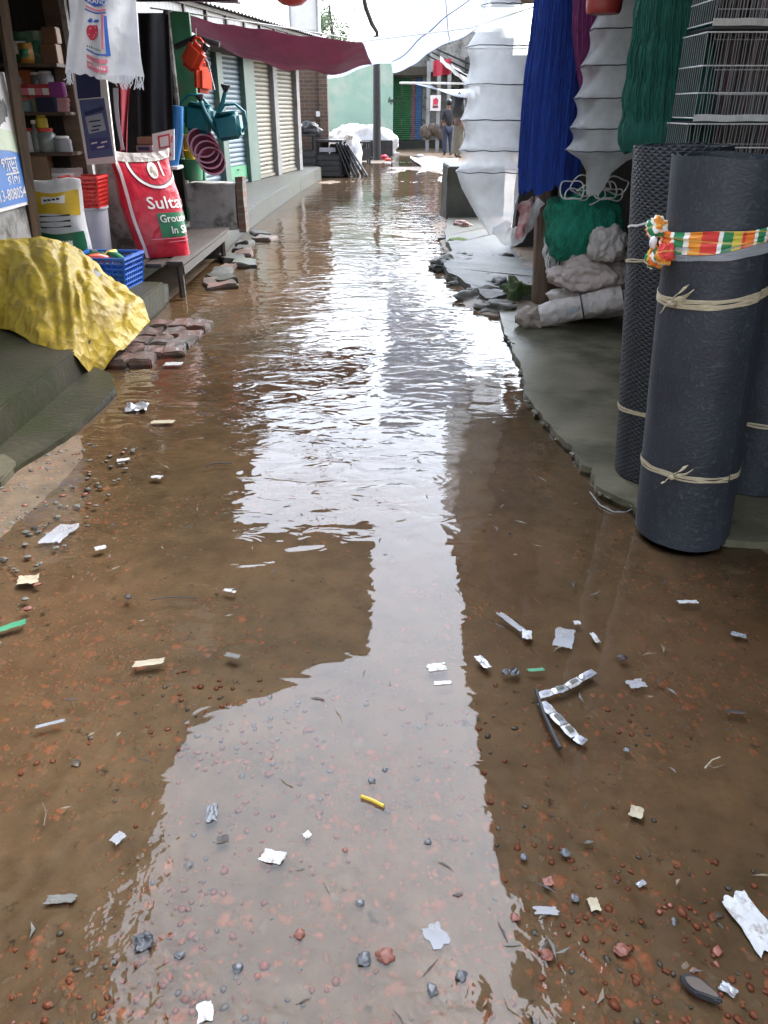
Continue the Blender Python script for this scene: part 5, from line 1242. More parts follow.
mb = MB(); rows = [[mb.bm.verts.new(sackpt(2*math.pi*i/64, j/30)) for i in range(64)] for j in range(31)]
for q, w_ in zip(rows[:-1], rows[1:]):
    for i in range(64): mb.bm.faces.new((q[i], q[(i+1) % 64], w_[(i+1) % 64], w_[i]))
mb.bm.faces.new(rows[0][::-1]); mb.bm.faces.new(rows[-1]); obj('sack_body', mb, M['sackred'], sk, angle=60)
# surface coordinates: s in metres along the front (centre 0), v
def sp(s, v, off=.005):
    wd = lerp(.235, .262, v); t = s/(wd*1.02)
    if abs(t) < .96: a = math.copysign(math.asin(min(1, abs(t))**(1/.62)), t)
    else: a = math.copysign(math.asin(.96**(1/.62))+(abs(t)-.96)*1.7, t)
    return sackpt(a, v, off)
def spoly(pts, off, mat, name):
    mb = MB(); bm = mb.bm; bm.faces.new([bm.verts.new((x, y, 0)) for x, y in pts]); bmesh.ops.triangulate(bm, faces=bm.faces[:])
    for _ in range(3): bmesh.ops.subdivide_edges(bm, edges=[e for e in bm.edges if e.calc_length() > .03], cuts=1); bmesh.ops.triangulate(bm, faces=bm.faces[:])
    for v in bm.verts: v.co = sp(v.co.x, v.co.y, off)
    return obj(name, mb, mat, sk)
circ = lambda cx, cy, rx, ry, a0, a1, n=26: [(cx+rx*math.cos(lerp(a0, a1, k/n)), cy+ry*math.sin(lerp(a0, a1, k/n))) for k in range(n+1)]
def sarc(cx, cy, rx, ry, w_, off, mat, name):
    obj(name, MB().sheet(lambda u, v: sp(cx+(rx-w_*v)*math.cos(math.pi*(1+u)), cy-.005+(ry-w_*1.2*v)*math.sin(math.pi*(1+u)), off), 44, 2, .002), mat, sk)
sarc(.10, 1.0, .235, .29, .022, .006, M['label_white'], 'white_arc'); sarc(.10, 1.0, .211, .262, .008, .006, M['label_black'], 'black_arc')
spoly(circ(.085, .895, .045, .088, 0, 2*math.pi)[:-1], .008, M['label_white'], 'peanut_oval')
for cx_, cy_, an_ in ((.075, .905, 1.25), (.095, .865, 1.9)):
    pts_ = []
    for k in range(24):
        q_ = k/24*6.283; r_ = .020*(1-.38*math.sin(q_)**2); X_, Y_ = 1.5*r_*math.cos(q_), r_*math.sin(q_)
        pts_.append((cx_+X_*math.cos(an_)-Y_*math.sin(an_), cy_+(X_*math.sin(an_)+Y_*math.cos(an_))*1.25))
    spoly(pts_, .0105, M['tan'], 'peanut_print')
spoly([(.165,.83),(.18,.83),(.165,.98),(.15,.98)], .008, M['label_white'], 'white_streak')
spoly(strip([(-.242, .0), (-.22, .0)], [(-.30, .985), (-.277, .985)]) if False else [(-.185,.0),(-.160,.0),(-.195,.99),(-.222,.99)], .006, M['label_white'], 'side_stripe')
bm = text_bm('Sultan', .155, lambda x, y: sp(-.055+x, .505+y*1.12, .006), .012); obj('brand_lettering', bm, M['label_white'], sk)
spoly([(.005,.21),(.42,.21),(.42,.46),(.005,.46)], .005, M['label_green'], 'green_panel')
for s, x0, y0 in (('Ground Nut', .02, .365), ('In Shell', .095, .245)):
    bm = text_bm(s, .088, lambda x, y: sp(x0+x*.92, y0+y*1.25, .008), .008); obj('panel_lettering', bm, M['label_white'], sk)
for yy in (.155, .19): spoly([(-.10 if yy > .16 else .05, yy), (.24, yy+.004), (.24, yy+.014), (-.10 if yy > .16 else .05, yy+.01)], .006, M['label_pink'], 'print_line')
mb = MB().sheet(lambda u, v: sp(lerp(-.3, .3, u), .985, .004)+V(0, 0, .0+.07*v)+V(0, .05*v, 0), 20, 4, .01); obj('folded_top', mb, M['sackwhite'], sk)
# ---- plank bench under the sack
be = thing('plank_bench', (-2.1, 8.0, 0), 'weathered low plank bench holding the red sack', 'bench')
for k in range(4):
    x = -2.30+k*.155; mb = bevel(MB().box((x, 8.0+.06*k-.05, .285+rnd.uniform(-.008, .008)), (.145, 2.3, .035), Matrix.Rotation(rnd.uniform(-.02, .02)-.012, 3, 'Z') @ Matrix.Rotation(rnd.uniform(-.012,.012), 3, 'X')), .006); mb.disp(.008, 6, k*3); obj('plank', mb, M['darkwood'], be)
for x, y in ((-1.80, 7.0), (-2.32, 7.0), (-1.79, 8.95), (-2.32, 8.95)):
    mb = MB().tube([(x, y, 0), (x, y, .27)], .03, 6); mb.disp(.006, 9); obj('leg', mb, M['darkwood'], be)
mb = bevel(MB().box((-1.775, 8.05, .23), (.025, 2.1, .075)), .004); mb.disp(.006, 6); obj('rail', mb, M['darkwood'], be)
# ---- concrete box past the bench
p0, p1 = A(190, 224, 9.4), A(234, 182, 9.4)
mb = MB().box(((p0.x+p1.x)/2, 9.55, .50), (p1.x-p0.x, .3, .5)); mb.subdivide(3); bevel(mb, .012); mb.disp(.012, 6, 2)
cb = thing('concrete_box', ((p0.x+p1.x)/2, 9.55, .25), 'grey plastered block at the end of the plank bench below the maroon bowls', 'block')
obj('block', mb, M['plaster'], cb); mb = MB().box((p1.x+.055, 9.52, .52), (.08, .22, .58)); mb.subdivide(2); mb.disp(.015, 9); obj('brick_edge', mb, M['bricks'], cb)
# ---- hanging jerry cans
def jerry(name, label, c, rot, s):
    t = thing(name, c, label, 'jerry can', 'red jerry cans'); m = Matrix.Translation(c) @ rot.to_4x4() @ Matrix.Scale(s, 4)
    mb = MB(); mb.box((0, 0, 0), (.26, .17, .32)); bmesh.ops.bevel(mb.bm, geom=mb.bm.edges[:], offset=.055, segments=4, affect='EDGES')
    for v in mb.bm.verts:
        if abs(v.co.y) > .07: v.co.y *= 1-.05*(abs(v.co.z) < .09)
    mb.bm.transform(m); obj('can_body', mb, M['orange'], t)
    mb = MB().tube([(-.09, 0, .14), (-.085, 0, .2), (-.03, 0, .225), (.03, 0, .21), (.05, 0, .15)], .018, 8); mb.bm.transform(m); obj('handle', mb, M['orange'], t)
    mb = MB().lathe([(.035, .15), (.035, .19), (.042, .19), (.042, .23), (.03, .235)], (.085, 0, 0), 14); mb.bm.transform(m); obj('cap', mb, M['iron'], t)
    return t
jerry('jerry_can', 'upper red jerry can hanging tilted by the green post', A(194, 57, 9.7), Matrix.Rotation(R(-20), 3, 'Z') @ Matrix.Rotation(R(38), 3, 'Y'), .86)
jerry('jerry_can', 'lower red jerry can hanging upright under the tilted one', A(203, 80, 9.72), Matrix.Rotation(R(50), 3, 'Z') @ Matrix.Rotation(R(6), 3, 'Y'), .80)
# ---- watering cans
def wcan(label, c, rot, s):
    t = thing('watering_can', c, label, 'watering can', 'teal watering cans'); m = Matrix.Translation(c) @ rot.to_4x4() @ Matrix.Scale(s, 4)
    def add(nm, mb, mt): mb.bm.transform(m); obj(nm, mb, mt, t, angle=50)
    mb = MB().box((0, 0, 0), (.32, .2, .30)); bmesh.ops.bevel(mb.bm, geom=mb.bm.edges[:], offset=.04, segments=3, affect='EDGES')
    for v in mb.bm.verts: v.co.x *= 1-.18*(v.co.z/.15+1)/2*-1*.6; 
    add('can_body', mb, M['teal'])
    add('rim', MB().lathe([(.115, .145), (.13, .15), (.135, .17), (.12, .172), (.1, .15)], (0, 0, 0), 24), M['teal'])
    add('spout', MB().tube([(.13, 0, -.08), (.2, 0, .02), (.27, 0, .2), (.30, 0, .34)], [.045, .036, .026, .022], 10), M['teal'])
    add('rose', MB().lathe([(.022, 0), (.055, .06), (.058, .075), (.02, .08)], (.30, 0, .33), 16), M['iron'])
    add('handle', MB().tube([(-.155, 0, -.08), (-.24, 0, 0), (-.24, 0, .14), (-.14, 0, .24), (.0, 0, .25), (.1, 0, .16)], .017, 8), M['teal'])
    return t
wcan('left teal watering can hung with its spout crossing to the right', A(200, 119, 9.55), Matrix.Rotation(R(-8), 3, 'Z') @ Matrix.Rotation(R(8), 3, 'Y'), .92)
wcan('right teal watering can hung tilted lower with a black rose', A(229, 127, 9.4), Matrix.Rotation(R(172), 3, 'Z') @ Matrix.Rotation(R(8), 3, 'Y'), .86)
# ---- maroon bowls
for k in range(4):
    p = A(200+3.4*k, 147+6*k, 9.5-.02*k); m = Matrix.Translation(p) @ Matrix.Rotation(R(10), 4, 'Z') @ Matrix.Rotation(R(64), 4, 'X') @ Matrix.Rotation(R(14), 4, 'Y')
    s = .152-.003*k; mb = MB().lathe([(.55*s, .0), (.62*s, .012), (.9*s, .075), (1.0*s, .1), (1.08*s, .102), (1.08*s, .112), (.97*s, .112), (.86*s, .075), (.58*s, .02)], (0,0,0), 32); mb.bm.transform(m)
    tag(obj('plastic_bowl', mb, M['maroonpot'], angle=40), ['uppermost maroon bowl of the hanging stack', 'second maroon bowl from the top of the hanging stack', 'third maroon bowl from the top of the hanging stack', 'lowest maroon bowl of the hanging stack'][k], 'bowl', 'hanging maroon bowls')
# yellow and green plastic things behind bowls
for (x0, x1, y0, y1, mt, lb, nm) in ((183, 192, 134, 150, 'label_yellow', 'small yellow plastic tub hanging left of the maroon bowls', 'plastic_tub'), (183, 203, 158, 180, 'greenpaint', 'green plastic tub under the yellow one behind the maroon bowls', 'plastic_tub'), (184, 196, 150, 160, 'label_yellow', 'shallow yellow bowl between the yellow and green tubs', 'shallow_bowl')):
    p0, p1 = A(x0, y1, 9.8), A(x1, y0, 9.8); r = (p1.x-p0.x)/2; h = p1.z-p0.z
    tag(obj(nm, MB().lathe([(r*.75, 0), (r*.95, h*.85), (r*1.05, h*.86), (r*1.05, h*.97), (r*.9, h*.97), (r*.7, .02)], ((p0.x+p1.x)/2, 9.8, p0.z), 22), M[mt], angle=40), lb, 'tub')
tag(obj('hanging_string', MB().tube([A(196, 28, 9.7), A(196, 45, 9.7), A(208, 62, 9.68), A(215, 90, 9.6)], .006, 5), M['rope']), 'string on which the jerry cans and watering cans hang', 'string')
p = A(197, 47, 9.75); mb = MB().tube([p+V(-.25,.05,.0), p+V(0,0,.09), p+V(.25,-.02,.02)], .03, 8)
tag(obj('black_hose', mb, M['iron']), 'short black hose piece above the upper jerry can', 'hose')
# ---- red hanging bowl at the top
p = A(292, 6, 9.2)
t = thing('red_bowl', p, 'round red plastic bowl hanging high over the lane', 'bowl')
obj('bowl', MB().lathe([(.04, 0), (.10, .012), (.155, .05), (.165, .1), (.172, .1), (.172, .112), (.155, .11), (.145, .06), (.08, .03)], p, 32), M['red'], t, angle=40)
obj('hanging_cord', MB().tube([p+V(0,0,.1), p+V(.02,0,.5), p+V(.1,.1,.9)], .006, 5), M['iron'], t)
tag(obj('rope', MB().tube([(-1.6, 9.2, 2.62), p+V(.1,.1,.9)+V(0,0,0), (1.25, 9.3, 2.7)], .008, 5), M['rope']), 'high rope across the lane carrying the red bowl', 'rope')
# ---- cement sack, red basket, bucket
p0, p1 = A(38, 248, 6.75), A(77, 180, 6.75); cx = (p0.x+p1.x)/2; W = p1.x-p0.x; zb = .28; H = p1.z-zb
def cem(u, v, off=0):
    x = lerp(-W/2, W/2, u); b_ = math.sin(u*math.pi)**.5*(1-.75*v**5)
    return V(cx+x*(1+.03*math.sin(v*8))+.01*nz1(u*4, v*4), 6.8-.14*b_-off+.012*nz1(u*5, v*6, 2), zb+H*v-.012*math.sin(u*6)*v)
cs = thing('feed_sack', (cx, 6.8, zb), 'white sack with yellow band and green lower half beside the brown post', 'sack')
mb = MB().sheet(lambda u, v: cem(u, v), 20, 24, .01); mb.sheet(lambda u, v: V(2*cx-0, 0, 0)*0+V(cem(u, v).x, 6.8+(6.8-cem(u, v).y)*.6, cem(u, v).z), 20, 24, .01); obj('sack_body', mb, M['whitecloth'], cs)
def cband(v0, v1, mat, name, wav=.0, u0=.03, u1=.97, off=.008): return obj(name, MB().sheet(lambda u, v: cem(lerp(u0, u1, u), lerp(v0+wav*math.sin(u*5), v1+wav*math.sin(u*6+1), v), off), 16, 8, .003), mat, cs)
cband(0, .44, M['label_green'], 'green_band', .012); cband(.64, .88, M['label_yellow'], 'yellow_band', .02); cband(.76, .83, M['label_white'], 'white_patch', .01, .3, .75, .011)
for k in range(4): cband(.79, .81, M['label_black'], 'black_print', .002, .36+.08*k, .42+.08*k, .014)
for v in (.62, .56, .50): cband(v, v+.012, M['label_black'], 'print_line', .005, .2, .8, .011)
for k in range(6): cband(.30-.002*k, .35, M['label_white'], 'white_print', .004, .2+.1*k, .27+.1*k, .011)
p0, p1 = A(75, 250, 7.05), A(105, 207, 7.05); cx = (p0.x+p1.x)/2; r = (p1.x-p0.x)/2; zb = .26
bk = thing('bucket', (cx, 7.1, zb), 'milky white plastic bucket under the red basket', 'bucket')
zt = p1.z; obj('bucket_body', MB().lathe([(r*.82, 0), (r*.84, .01), (r*.98, zt-zb-.02), (r*1.04, zt-zb-.015), (r*1.04, zt-zb), (r*.95, zt-zb), (r*.8, .02)], (cx, 7.1, zb), 30), M['bucket'], bk, angle=40)
def basket(name, label, cat, c, w0, w1, d0, d1, h, mat, nrow, rot=0):
    t = thing(name, c, label, cat); c = Vector(c); rz = Matrix.Rotation(rot, 3, 'Z')
    def q(a, z):
        k = z/h; w, d = lerp(w0, w1, k)/2, lerp(d0, d1, k)/2
        pts = [(-w,-d),(w,-d),(w,d),(-w,d)]; i = int(a) % 4; f = a-int(a); p = V(*pts[i], 0).lerp(V(*pts[(i+1) % 4], 0), f); return c+rz @ V(p.x, p.y, z)
    mb = MB()
    for k in range(nrow+1):
        z = h*k/nrow; wd = .012 if k < nrow else .02
        for i in range(4):
            a_, b_ = q(i, z), q(i+.9999, z); d = (b_-a_); ang = math.atan2(d.y, d.x)
            mb.box((a_+b_)/2, (d.length+.012, .010 if k < nrow else .022, wd), Matrix.Rotation(ang, 3, 'Z'))
    for i in range(4):
        for f in [j/9 for j in range(9)]:
            a_, b_ = q(i+f, 0), q(i+f, h); mb.tube([a_, b_], .006 if f else .011, 4)
    obj('lattice', mb, mat, t, smooth=False)
    mb = MB().box(c+V(0,0,.006), (w0, d0, .01), rz); obj('base', mb, mat, t, smooth=False)
    mb = MB()
    for i in range(4):
        a_, b_ = q(i, h*.08), q(i+.9999, h*.08); a2, b2 = q(i, h*.55), q(i+.9999, h*.55); n_ = (c-(a_+b_)/2); n_.z = 0; n_ = n_.normalized()*.012
        mb.sheet(lambda u, v: a_.lerp(b_, u).lerp(a2.lerp(b2, u), v)+n_, 2, 2, .003)
    obj('side_panel', mb, mat, t, smooth=False)
    return t
basket('red_basket', 'red plastic basket standing on the milky white bucket', 'basket', (cx+.0, 7.1, zt+.002), .26, .31, .24, .28, A(90, 178, 7.0).z-zt, M['red'], 7)
# ---- blue crate with goods
BCx, BCy = -2.27, 6.53
basket('blue_crate', 'blue plastic crate of vegetables behind the yellow sheet', 'crate', (BCx, BCy, .2), .40, .46, .36, .40, .24, M['blue'], 6, R(-6))
for k, (dx, dy, mt, lb, nm) in enumerate([(-.1, -.02, 'label_green', 'green gourd lying at the left inside the blue crate', 'gourd'), (.02, .03, 'label_yellow', 'yellow green cucumber lying across the blue crate', 'cucumber'), (.1, -.05, 'greenpaint', 'dark green gourd at the right inside the blue crate', 'gourd'), (-.02, -.1, 'orange', 'orange red packet tucked in the front of the blue crate', 'packet'), (-.13, .1, 'pebble', 'grey wrapped packet at the back of the blue crate', 'packet')]):
    tag(obj(nm, MB().tube([V(BCx+dx, BCy+dy, .41)+V(-.1*math.cos(k*1.3), -.1*math.sin(k*1.3), 0), V(BCx+dx, BCy+dy, .435), V(BCx+dx, BCy+dy, .43)+V(.09*math.cos(k*1.3), .09*math.sin(k*1.3), .02)], [.022, .038, .02], 10), M[mt]), lb, 'vegetable' if k in (0, 1, 2) else 'packet')
# ---- terracotta slab behind the yellow sheet
p0 = A(18, 243, 5.95); mb = MB().box((p0.x-.05, 5.98, p0.z-.02), (.42, .16, .09)); mb.subdivide(2); bevel(mb, .02); mb.disp(.012, 9)
hp = thing('clay_block', (p0.x, 5.98, .2), 'terracotta coloured block peeking out above the yellow sheet at the left', 'block')
obj('block', mb, pm('terracotta', (.42,.2,.1), (.3,.13,.07), 6, .6), hp); obj('support', MB().box((p0.x-.05, 6.0, (p0.z-.06+.2)/2), (.36, .14, p0.z-.26)), M['bricks'], hp, smooth=False)
# ---- yellow sheet over a heap
rows_ = [[G(x, y, .22)*0+A(x, y, Y) for x, y, Y in [(-70,246,5.55),(-15,242,5.65),(28,239,5.75),(60,241,5.85),(78,249,5.92),(97,264,5.98),(116,284,6.02)]],
         None, None,
         [G(-70,334,.215), G(-8,327,.215), G(34,342,.215), G(71,353,.19), G(94,371,.025), G(121,349,.10), G(150,322,.16)]]
rows_.insert(0, [p+V(-.05, .16, -.30) for p in rows_[0]])
r0, r3 = rows_[1], rows_[4]
rows_[2] = [a_.lerp(b_, .30)+V(.02, -.04, .085-.03*(i > 4)) for i, (a_, b_) in enumerate(zip(r0, r3))]
rows_[3] = [a_.lerp(b_, .66)+V(.05, -.03, [.06,.07,.07,.10,.25,.10,.06][i]) for i, (a_, b_) in enumerate(zip(r0, r3))]
def cr(p0, p1, p2, p3, t): return .5*((2*p1)+(-p0+p2)*t+(2*p0-5*p1+4*p2-p3)*t*t+(-p0+3*p1-3*p2+p3)*t**3)
def crs(L, t):
    x = t*(len(L)-1); i = min(int(x), len(L)-2); f_ = x-i; g_ = lambda k: L[max(0, min(len(L)-1, k))]
    return cr(g_(i-1), g_(i), g_(i+1), g_(i+2), f_)
def f(u, v):
    p = crs([crs(rw, u) for rw in rows_], v)
    k = .25+.75*sm(.1, .3, v)
    d = .022*nz1(u*9, v*7, 1)+.012*nz1(u*22, v*15, 2)-.05*(abs(nz1(u*5.5+v*2.2, v*1.4, 4))-.2)*(.4+v)-.03*(abs(nz1(u*11-v*3, v*2.4, 8))-.2)
    for uk, sl, a_ in ((.12,.05,.04),(.24,-.10,.05),(.37,.12,.05),(.5,-.06,.05),(.6,.10,.03),(.7,-.12,.03),(.8,.08,.05),(.9,-.1,.04)):
        d -= a_*math.exp(-((u-uk-sl*(v-.5)-.02*nz1(v*4, uk*9))/.022)**2)*sm(.1, .75, v)*(1-.75*sm(.82, .97, v))*(.6+.6*nz1(v*3, uk*20))
    edge_ = .012*nz1(u*25, 3)*sm(.9, 1, v)
    return p+V(.4*d, -.6*d, d)*k+V(0, edge_, edge_*.3)
yl = thing('yellow_sheet', (-2.2, 5.3, .2), 'yellow woven plastic sheet draped over a heap on the left step, one corner hanging down', 'tarp')
obj('sheet', MB().sheet(f, 110, 80, .003), M['yellow'], yl, angle=80)
blob('covered_heap', 'dark heap of goods hidden under the yellow sheet', 'heap', (-2.35, 5.72, .28), (.34,.26,.24), M['darktarp'], 4.5, .2, 3)
# ================================================================== FAR THINGS
# dark tables piled at the end of the shutters
def far_table(name, label, x, y, w_, d_, h, rot, tilt=0):
    t = thing(name, (x, y, 0), label, 'table', 'dark market tables'); m = Matrix.Translation((x, y, 0)) @ Matrix.Rotation(rot, 4, 'Z') @ Matrix.Rotation(tilt, 4, 'Y')
    mb = bevel(MB().box((0, 0, h-.025), (w_, d_, .05)), .006); mb.bm.transform(m); obj('tabletop', mb, M['iron'], t)
    for sx in (-1, 1):
        for sy in (-1, 1):
            mb = MB().box((sx*(w_/2-.05), sy*(d_/2-.05), (h-.05)/2), (.06, .06, h-.05)); mb.bm.transform(m); obj('leg', mb, M['iron'], t, smooth=False)
    mb = MB().box((0, -d_/2+.03, h*.45), (w_-.1, .03, .3)); mb.bm.transform(m); obj('apron', mb, M['iron'], t, smooth=False)
    return t
far_table('market_table', 'tall dark table at the kerb end under the grey bags', -1.98, 20.95, .62, .7, .95, R(8))
far_table('market_table', 'dark table stacked right of the tall one with a pale tray', -1.32, 21.1, .7, .8, .82, R(-6))
for k, (x, y, z, w_, h_, lb) in enumerate([(-1.95, 20.75, 0, .55, .6, 'dark wooden crate under the tall dark table'), (-1.36, 20.9, 0, .56, .5, 'dark wooden crate under the table with the pale tray'), (-1.1, 21.3, 0, .5, .72, 'black crate standing behind the leaning dark boards')]):
    t = thing('crate', (x, y, z), lb, 'crate'); obj('box', bevel(MB().box((x, y, z+h_/2), (w_*.95, .5, h_-.02)), .01), M['black'], t)
    mb = MB()
    for q in range(4): mb.box((x, y-.262, z+h_*(.14+.24*q)), (w_, .02, h_*.17))
    obj('slats', mb, M['iron'], t, smooth=False)
far_table('stool', 'small black table standing alone left of the utility pole', A(362, 160, 25.6).x-.0, 25.8, .5, .4, .62, R(12))
t = thing('leaning_boards', (-.85, 20.9, 0), 'dark boards leaning against the stacked tables', 'boards')
for k in range(5):
    mb = bevel(MB().box((-1.0+k*.085, 20.85+.05*k, .36), (.03, .55, .85), Matrix.Rotation(R(-22-k*3), 3, 'Y')), .004); obj('board', mb, M['iron'], t)
mb = bevel(MB().box((-1.38, 20.74, .60), (.4, .05, .1)), .01); tag(obj('pale_tray', mb, M['bucket']), 'pale tray lying at the front of the dark table', 'tray')
p = A(306, 124, 21.3); blob('plastic_bag', 'grey crumpled plastic bag on the tall dark table', 'bag', (-2.1, 20.95, 1.06), (.2,.2,.16), pm('grey bag', (.2,.21,.24), (.1,.1,.12), 6, .3), 2.2, .4, 4, fold=.25)
blob('plastic_bag', 'black plastic bag on the tall dark table beside the grey bag', 'bag', (-1.8, 20.95, 1.05), (.26,.2,.17), M['iron'], 6.2, .4, 4, fold=.25)
blob('plastic_bag', 'white crumpled sack leaning against the dark boards', 'bag', (-.72, 21.6, .42), (.15,.2,.42), M['whitecloth'], 3.7, .35, 4, fold=.25)
# white heap before the mint wall
c0 = A(365, 148, 30)
blob('white_heap', 'broad heap covered with white plastic behind the utility pole', 'heap', (A(362, 140, 30).x, 30.2, .45), (1.15,.8,.62), M['whitecloth'], 1.9, .35, 5, fold=.15, flat=.3)
blob('white_heap', 'lower white sack heap left of the pole before the mint wall', 'heap', (A(343, 140, 28.5).x, 28.6, .55), (.55,.4,.34), M['sackwhite'], 5.9, .35, 4, fold=.15, flat=.3)
mb = MB().box((A(362, 150, 29).x+.1, 29.35, .28), (1.9, .5, .5)); bevel(mb, .02); tag(obj('low_platform', mb, M['iron']), 'dark low platform under the white heap', 'platform')
# white plastic sheet on the ground & wall stump near the people
def f(u, v):
    a_ = G(lerp(416+6*math.sin(v*5), 458, u), lerp(174-4*math.sin(u*7)-4*u, 156, v)+2*math.sin(u*9), .012); a_.z += .035*math.sin(v*3.1)*(.6+.4*math.sin(u*5))+.02*nz1(u*7, v*7); return a_
tag(obj('plastic_sheet', MB().sheet(f, 20, 12, .004), M['sackwhite']), 'white plastic sheet lying on the wet lane near the two people', 'sheet')
for (x, y, r_, mt, lb) in [(394, 155, .12, 'whitecloth', 'small white bag lying right of the utility pole foot'), (384, 158, .1, 'label_red', 'red scrap lying at the utility pole foot'), (388, 161, .07, 'orange', 'orange scrap lying just right of the pole foot'), (420, 157, .08, 'whitecloth', 'small white scrap on the lane before the green shutters'), (388, 165, .06, 'paper', 'white scrap on the lane in front of the pole'), (463, 168, .14, 'whitecloth', 'white crumpled bag on the lane beside the concrete block')]:
    p = G(x, y); blob('scrap', lb, 'litter', (p.x, p.y, .04), (r_*1.4, r_, r_*.6), M[mt], x*.37, .4, 3, fold=.3)
# ---- people
def skin_obj(name, V_, E_, Rr, mat, parent, sub=2):
    me = bpy.data.meshes.new(name+'_src'); me.from_pydata([Vector(v) for v in V_], E_, []); o = bpy.data.objects.new(name+'_src', me); COL.objects.link(o)
    m = o.modifiers.new('skin', 'SKIN'); sv = me.skin_vertices[0].data
    for i, r_ in enumerate(Rr): sv[i].radius = (r_, r_) if not isinstance(r_, tuple) else r_
    sv[0].use_root = True; s = o.modifiers.new('sub', 'SUBSURF'); s.levels = sub; s.render_levels = sub
    dg = bpy.context.evaluated_depsgraph_get(); dm = bpy.data.meshes.new_from_object(o.evaluated_get(dg)); bm = bmesh.new(); bm.from_mesh(dm)
    bpy.data.objects.remove(o); bpy.data.meshes.remove(me); bpy.data.meshes.remove(dm)
    return obj(name, bm, mat, parent, angle=180)
def person(c, label, shirt, legs, rot, skirt=False, turn=0):
    t = thing('person', c, label, 'person'); m = Matrix.Translation(c) @ Matrix.Rotation(rot, 4, 'Z')
    Vv = [(0,0,.92),(0,.01,1.12),(0,.02,1.34),(0,.0,1.45),(0,-.01,1.52),(0,-.02,1.64),
          (.17,0,1.38),(.23,.02,1.12),(.20,-.16,.98),(.17,-.24,.96),(-.17,0,1.38),(-.24,.03,1.12),(-.22,-.08,.9),(-.21,-.12,.82),
          (.09,0,.86),(.10,-.03,.48),(.10,.03,.08),(.11,-.10,.03),(-.09,0,.86),(-.12,.0,.48),(-.13,.06,.08),(-.14,-.07,.03)]
    Ee = [(0,1),(1,2),(2,3),(3,4),(4,5),(2,6),(6,7),(7,8),(8,9),(2,10),(10,11),(11,12),(12,13),(0,14),(14,15),(15,16),(16,17),(0,18),(18,19),(19,20),(20,21)]
    Rr = [.13,.13,.14,.06,.055,.1,.06,.045,.033,.04,.06,.045,.033,.04,.085,.06,.04,.035,.085,.06,.04,.035]
    W = [m @ V(*v) for v in Vv]
    skin_obj('body', W, Ee, Rr, M['skin'], t)
    sv = [0,1,2,3,6,7,10,11]; mp = {k: i for i, k in enumerate(sv)}
    skin_obj('shirt', [W[k] for k in sv], [(mp[a_], mp[b_]) for a_, b_ in Ee if a_ in mp and b_ in mp], [.165,.16,.17,.075,.085,.068,.085,.068], shirt, t)
    if skirt:
        mb = MB().lathe([(.17, .98), (.19, .85), (.2, .6), (.22, .3), (.24, .14), (.2, .14)], (0,0,0), 28, fn=lambda a_, z: 1+.06*math.sin(a_*7+z*3)); mb.bm.transform(m); obj('lungi', mb, legs, t)
    else:
        sv = [0,14,15,16,18,19,20]; mp = {k: i for i, k in enumerate(sv)}
        skin_obj('trousers', [W[k] for k in sv], [(mp[a_], mp[b_]) for a_, b_ in Ee if a_ in mp and b_ in mp], [.165,.115,.09,.075,.115,.09,.075], legs, t)
    mb = MB().ball((0, .01, 1.69), (.108, .115, .105), 3, .06, 2)
    for v in mb.bm.verts:
        if v.co.y < -.03 and v.co.z < 1.70: v.co.y = -.03
    mb.bm.transform(m); obj('hair', mb, M['hair'], t)
    mb = MB()
    for sx in (-1, 1): mb.ball((sx*.037, -.115, 1.645), (.012,.008,.009), 1)
    mb.bm.transform(m); obj('eyes', mb, M['label_black'], t)
    mb = MB().ball((0, -.125, 1.61), (.014,.02,.02), 2); mb.bm.transform(m); obj('nose', mb, M['skin'], t)
    return t
p = G(447, 156); person((p.x, p.y, 0), 'person in a black shirt and patterned blue trousers walking away with head bent', M['shirt'], M['jeans'], R(200))
p = G(457.5, 158); person((p.x, p.y, 0), 'person in a brown top and olive wrap right of the black shirted person', M['browncloth'], M['olive'], R(120), True)
p = A(459, 106, 27.6); blob('black_bundle', 'black cloth bundle hanging at the stall edge over the two people', 'bundle', p, (.22,.2,.36), M['black'], 3.3, .3, 4, fold=.2)
# ================================================================== LITTER
def litter(name, label, x, y, w_, l_, rot, mat, seed, cr=.25, z=.001, cat='litter', th=.0007, poly=None, n=14):
    p = G(x, y); h0 = max(hground(p.x, p.y), 0)+z; ca, sa = math.cos(R(rot)), math.sin(R(rot))
    def f(u, v):
        X = (u-.5)*w_; Y = (v-.5)*l_
        if poly: X *= poly(v)
        X += .14*w_*nz1(seed*3, v*3.1)+.05*w_*nz1(seed*3+1, v*8, u*3); Y += .14*l_*nz1(u*3.1, seed*3+5)+.05*l_*nz1(u*8, seed*3+5, v*3)
        Z = cr*min(w_, l_)*(.05+max(-.05, .9*nz1(u*2.6+seed, v*2.6)+.6*nz1(u*6+seed, v*6, 2)))*.3
        return V(p.x+X*ca-Y*sa, p.y+X*sa+Y*ca, h0+max(.0005, Z))
    return tag(obj(name, MB().sheet(f, n, n, th), mat if not isinstance(mat, str) else M[mat], angle=60), label, cat)
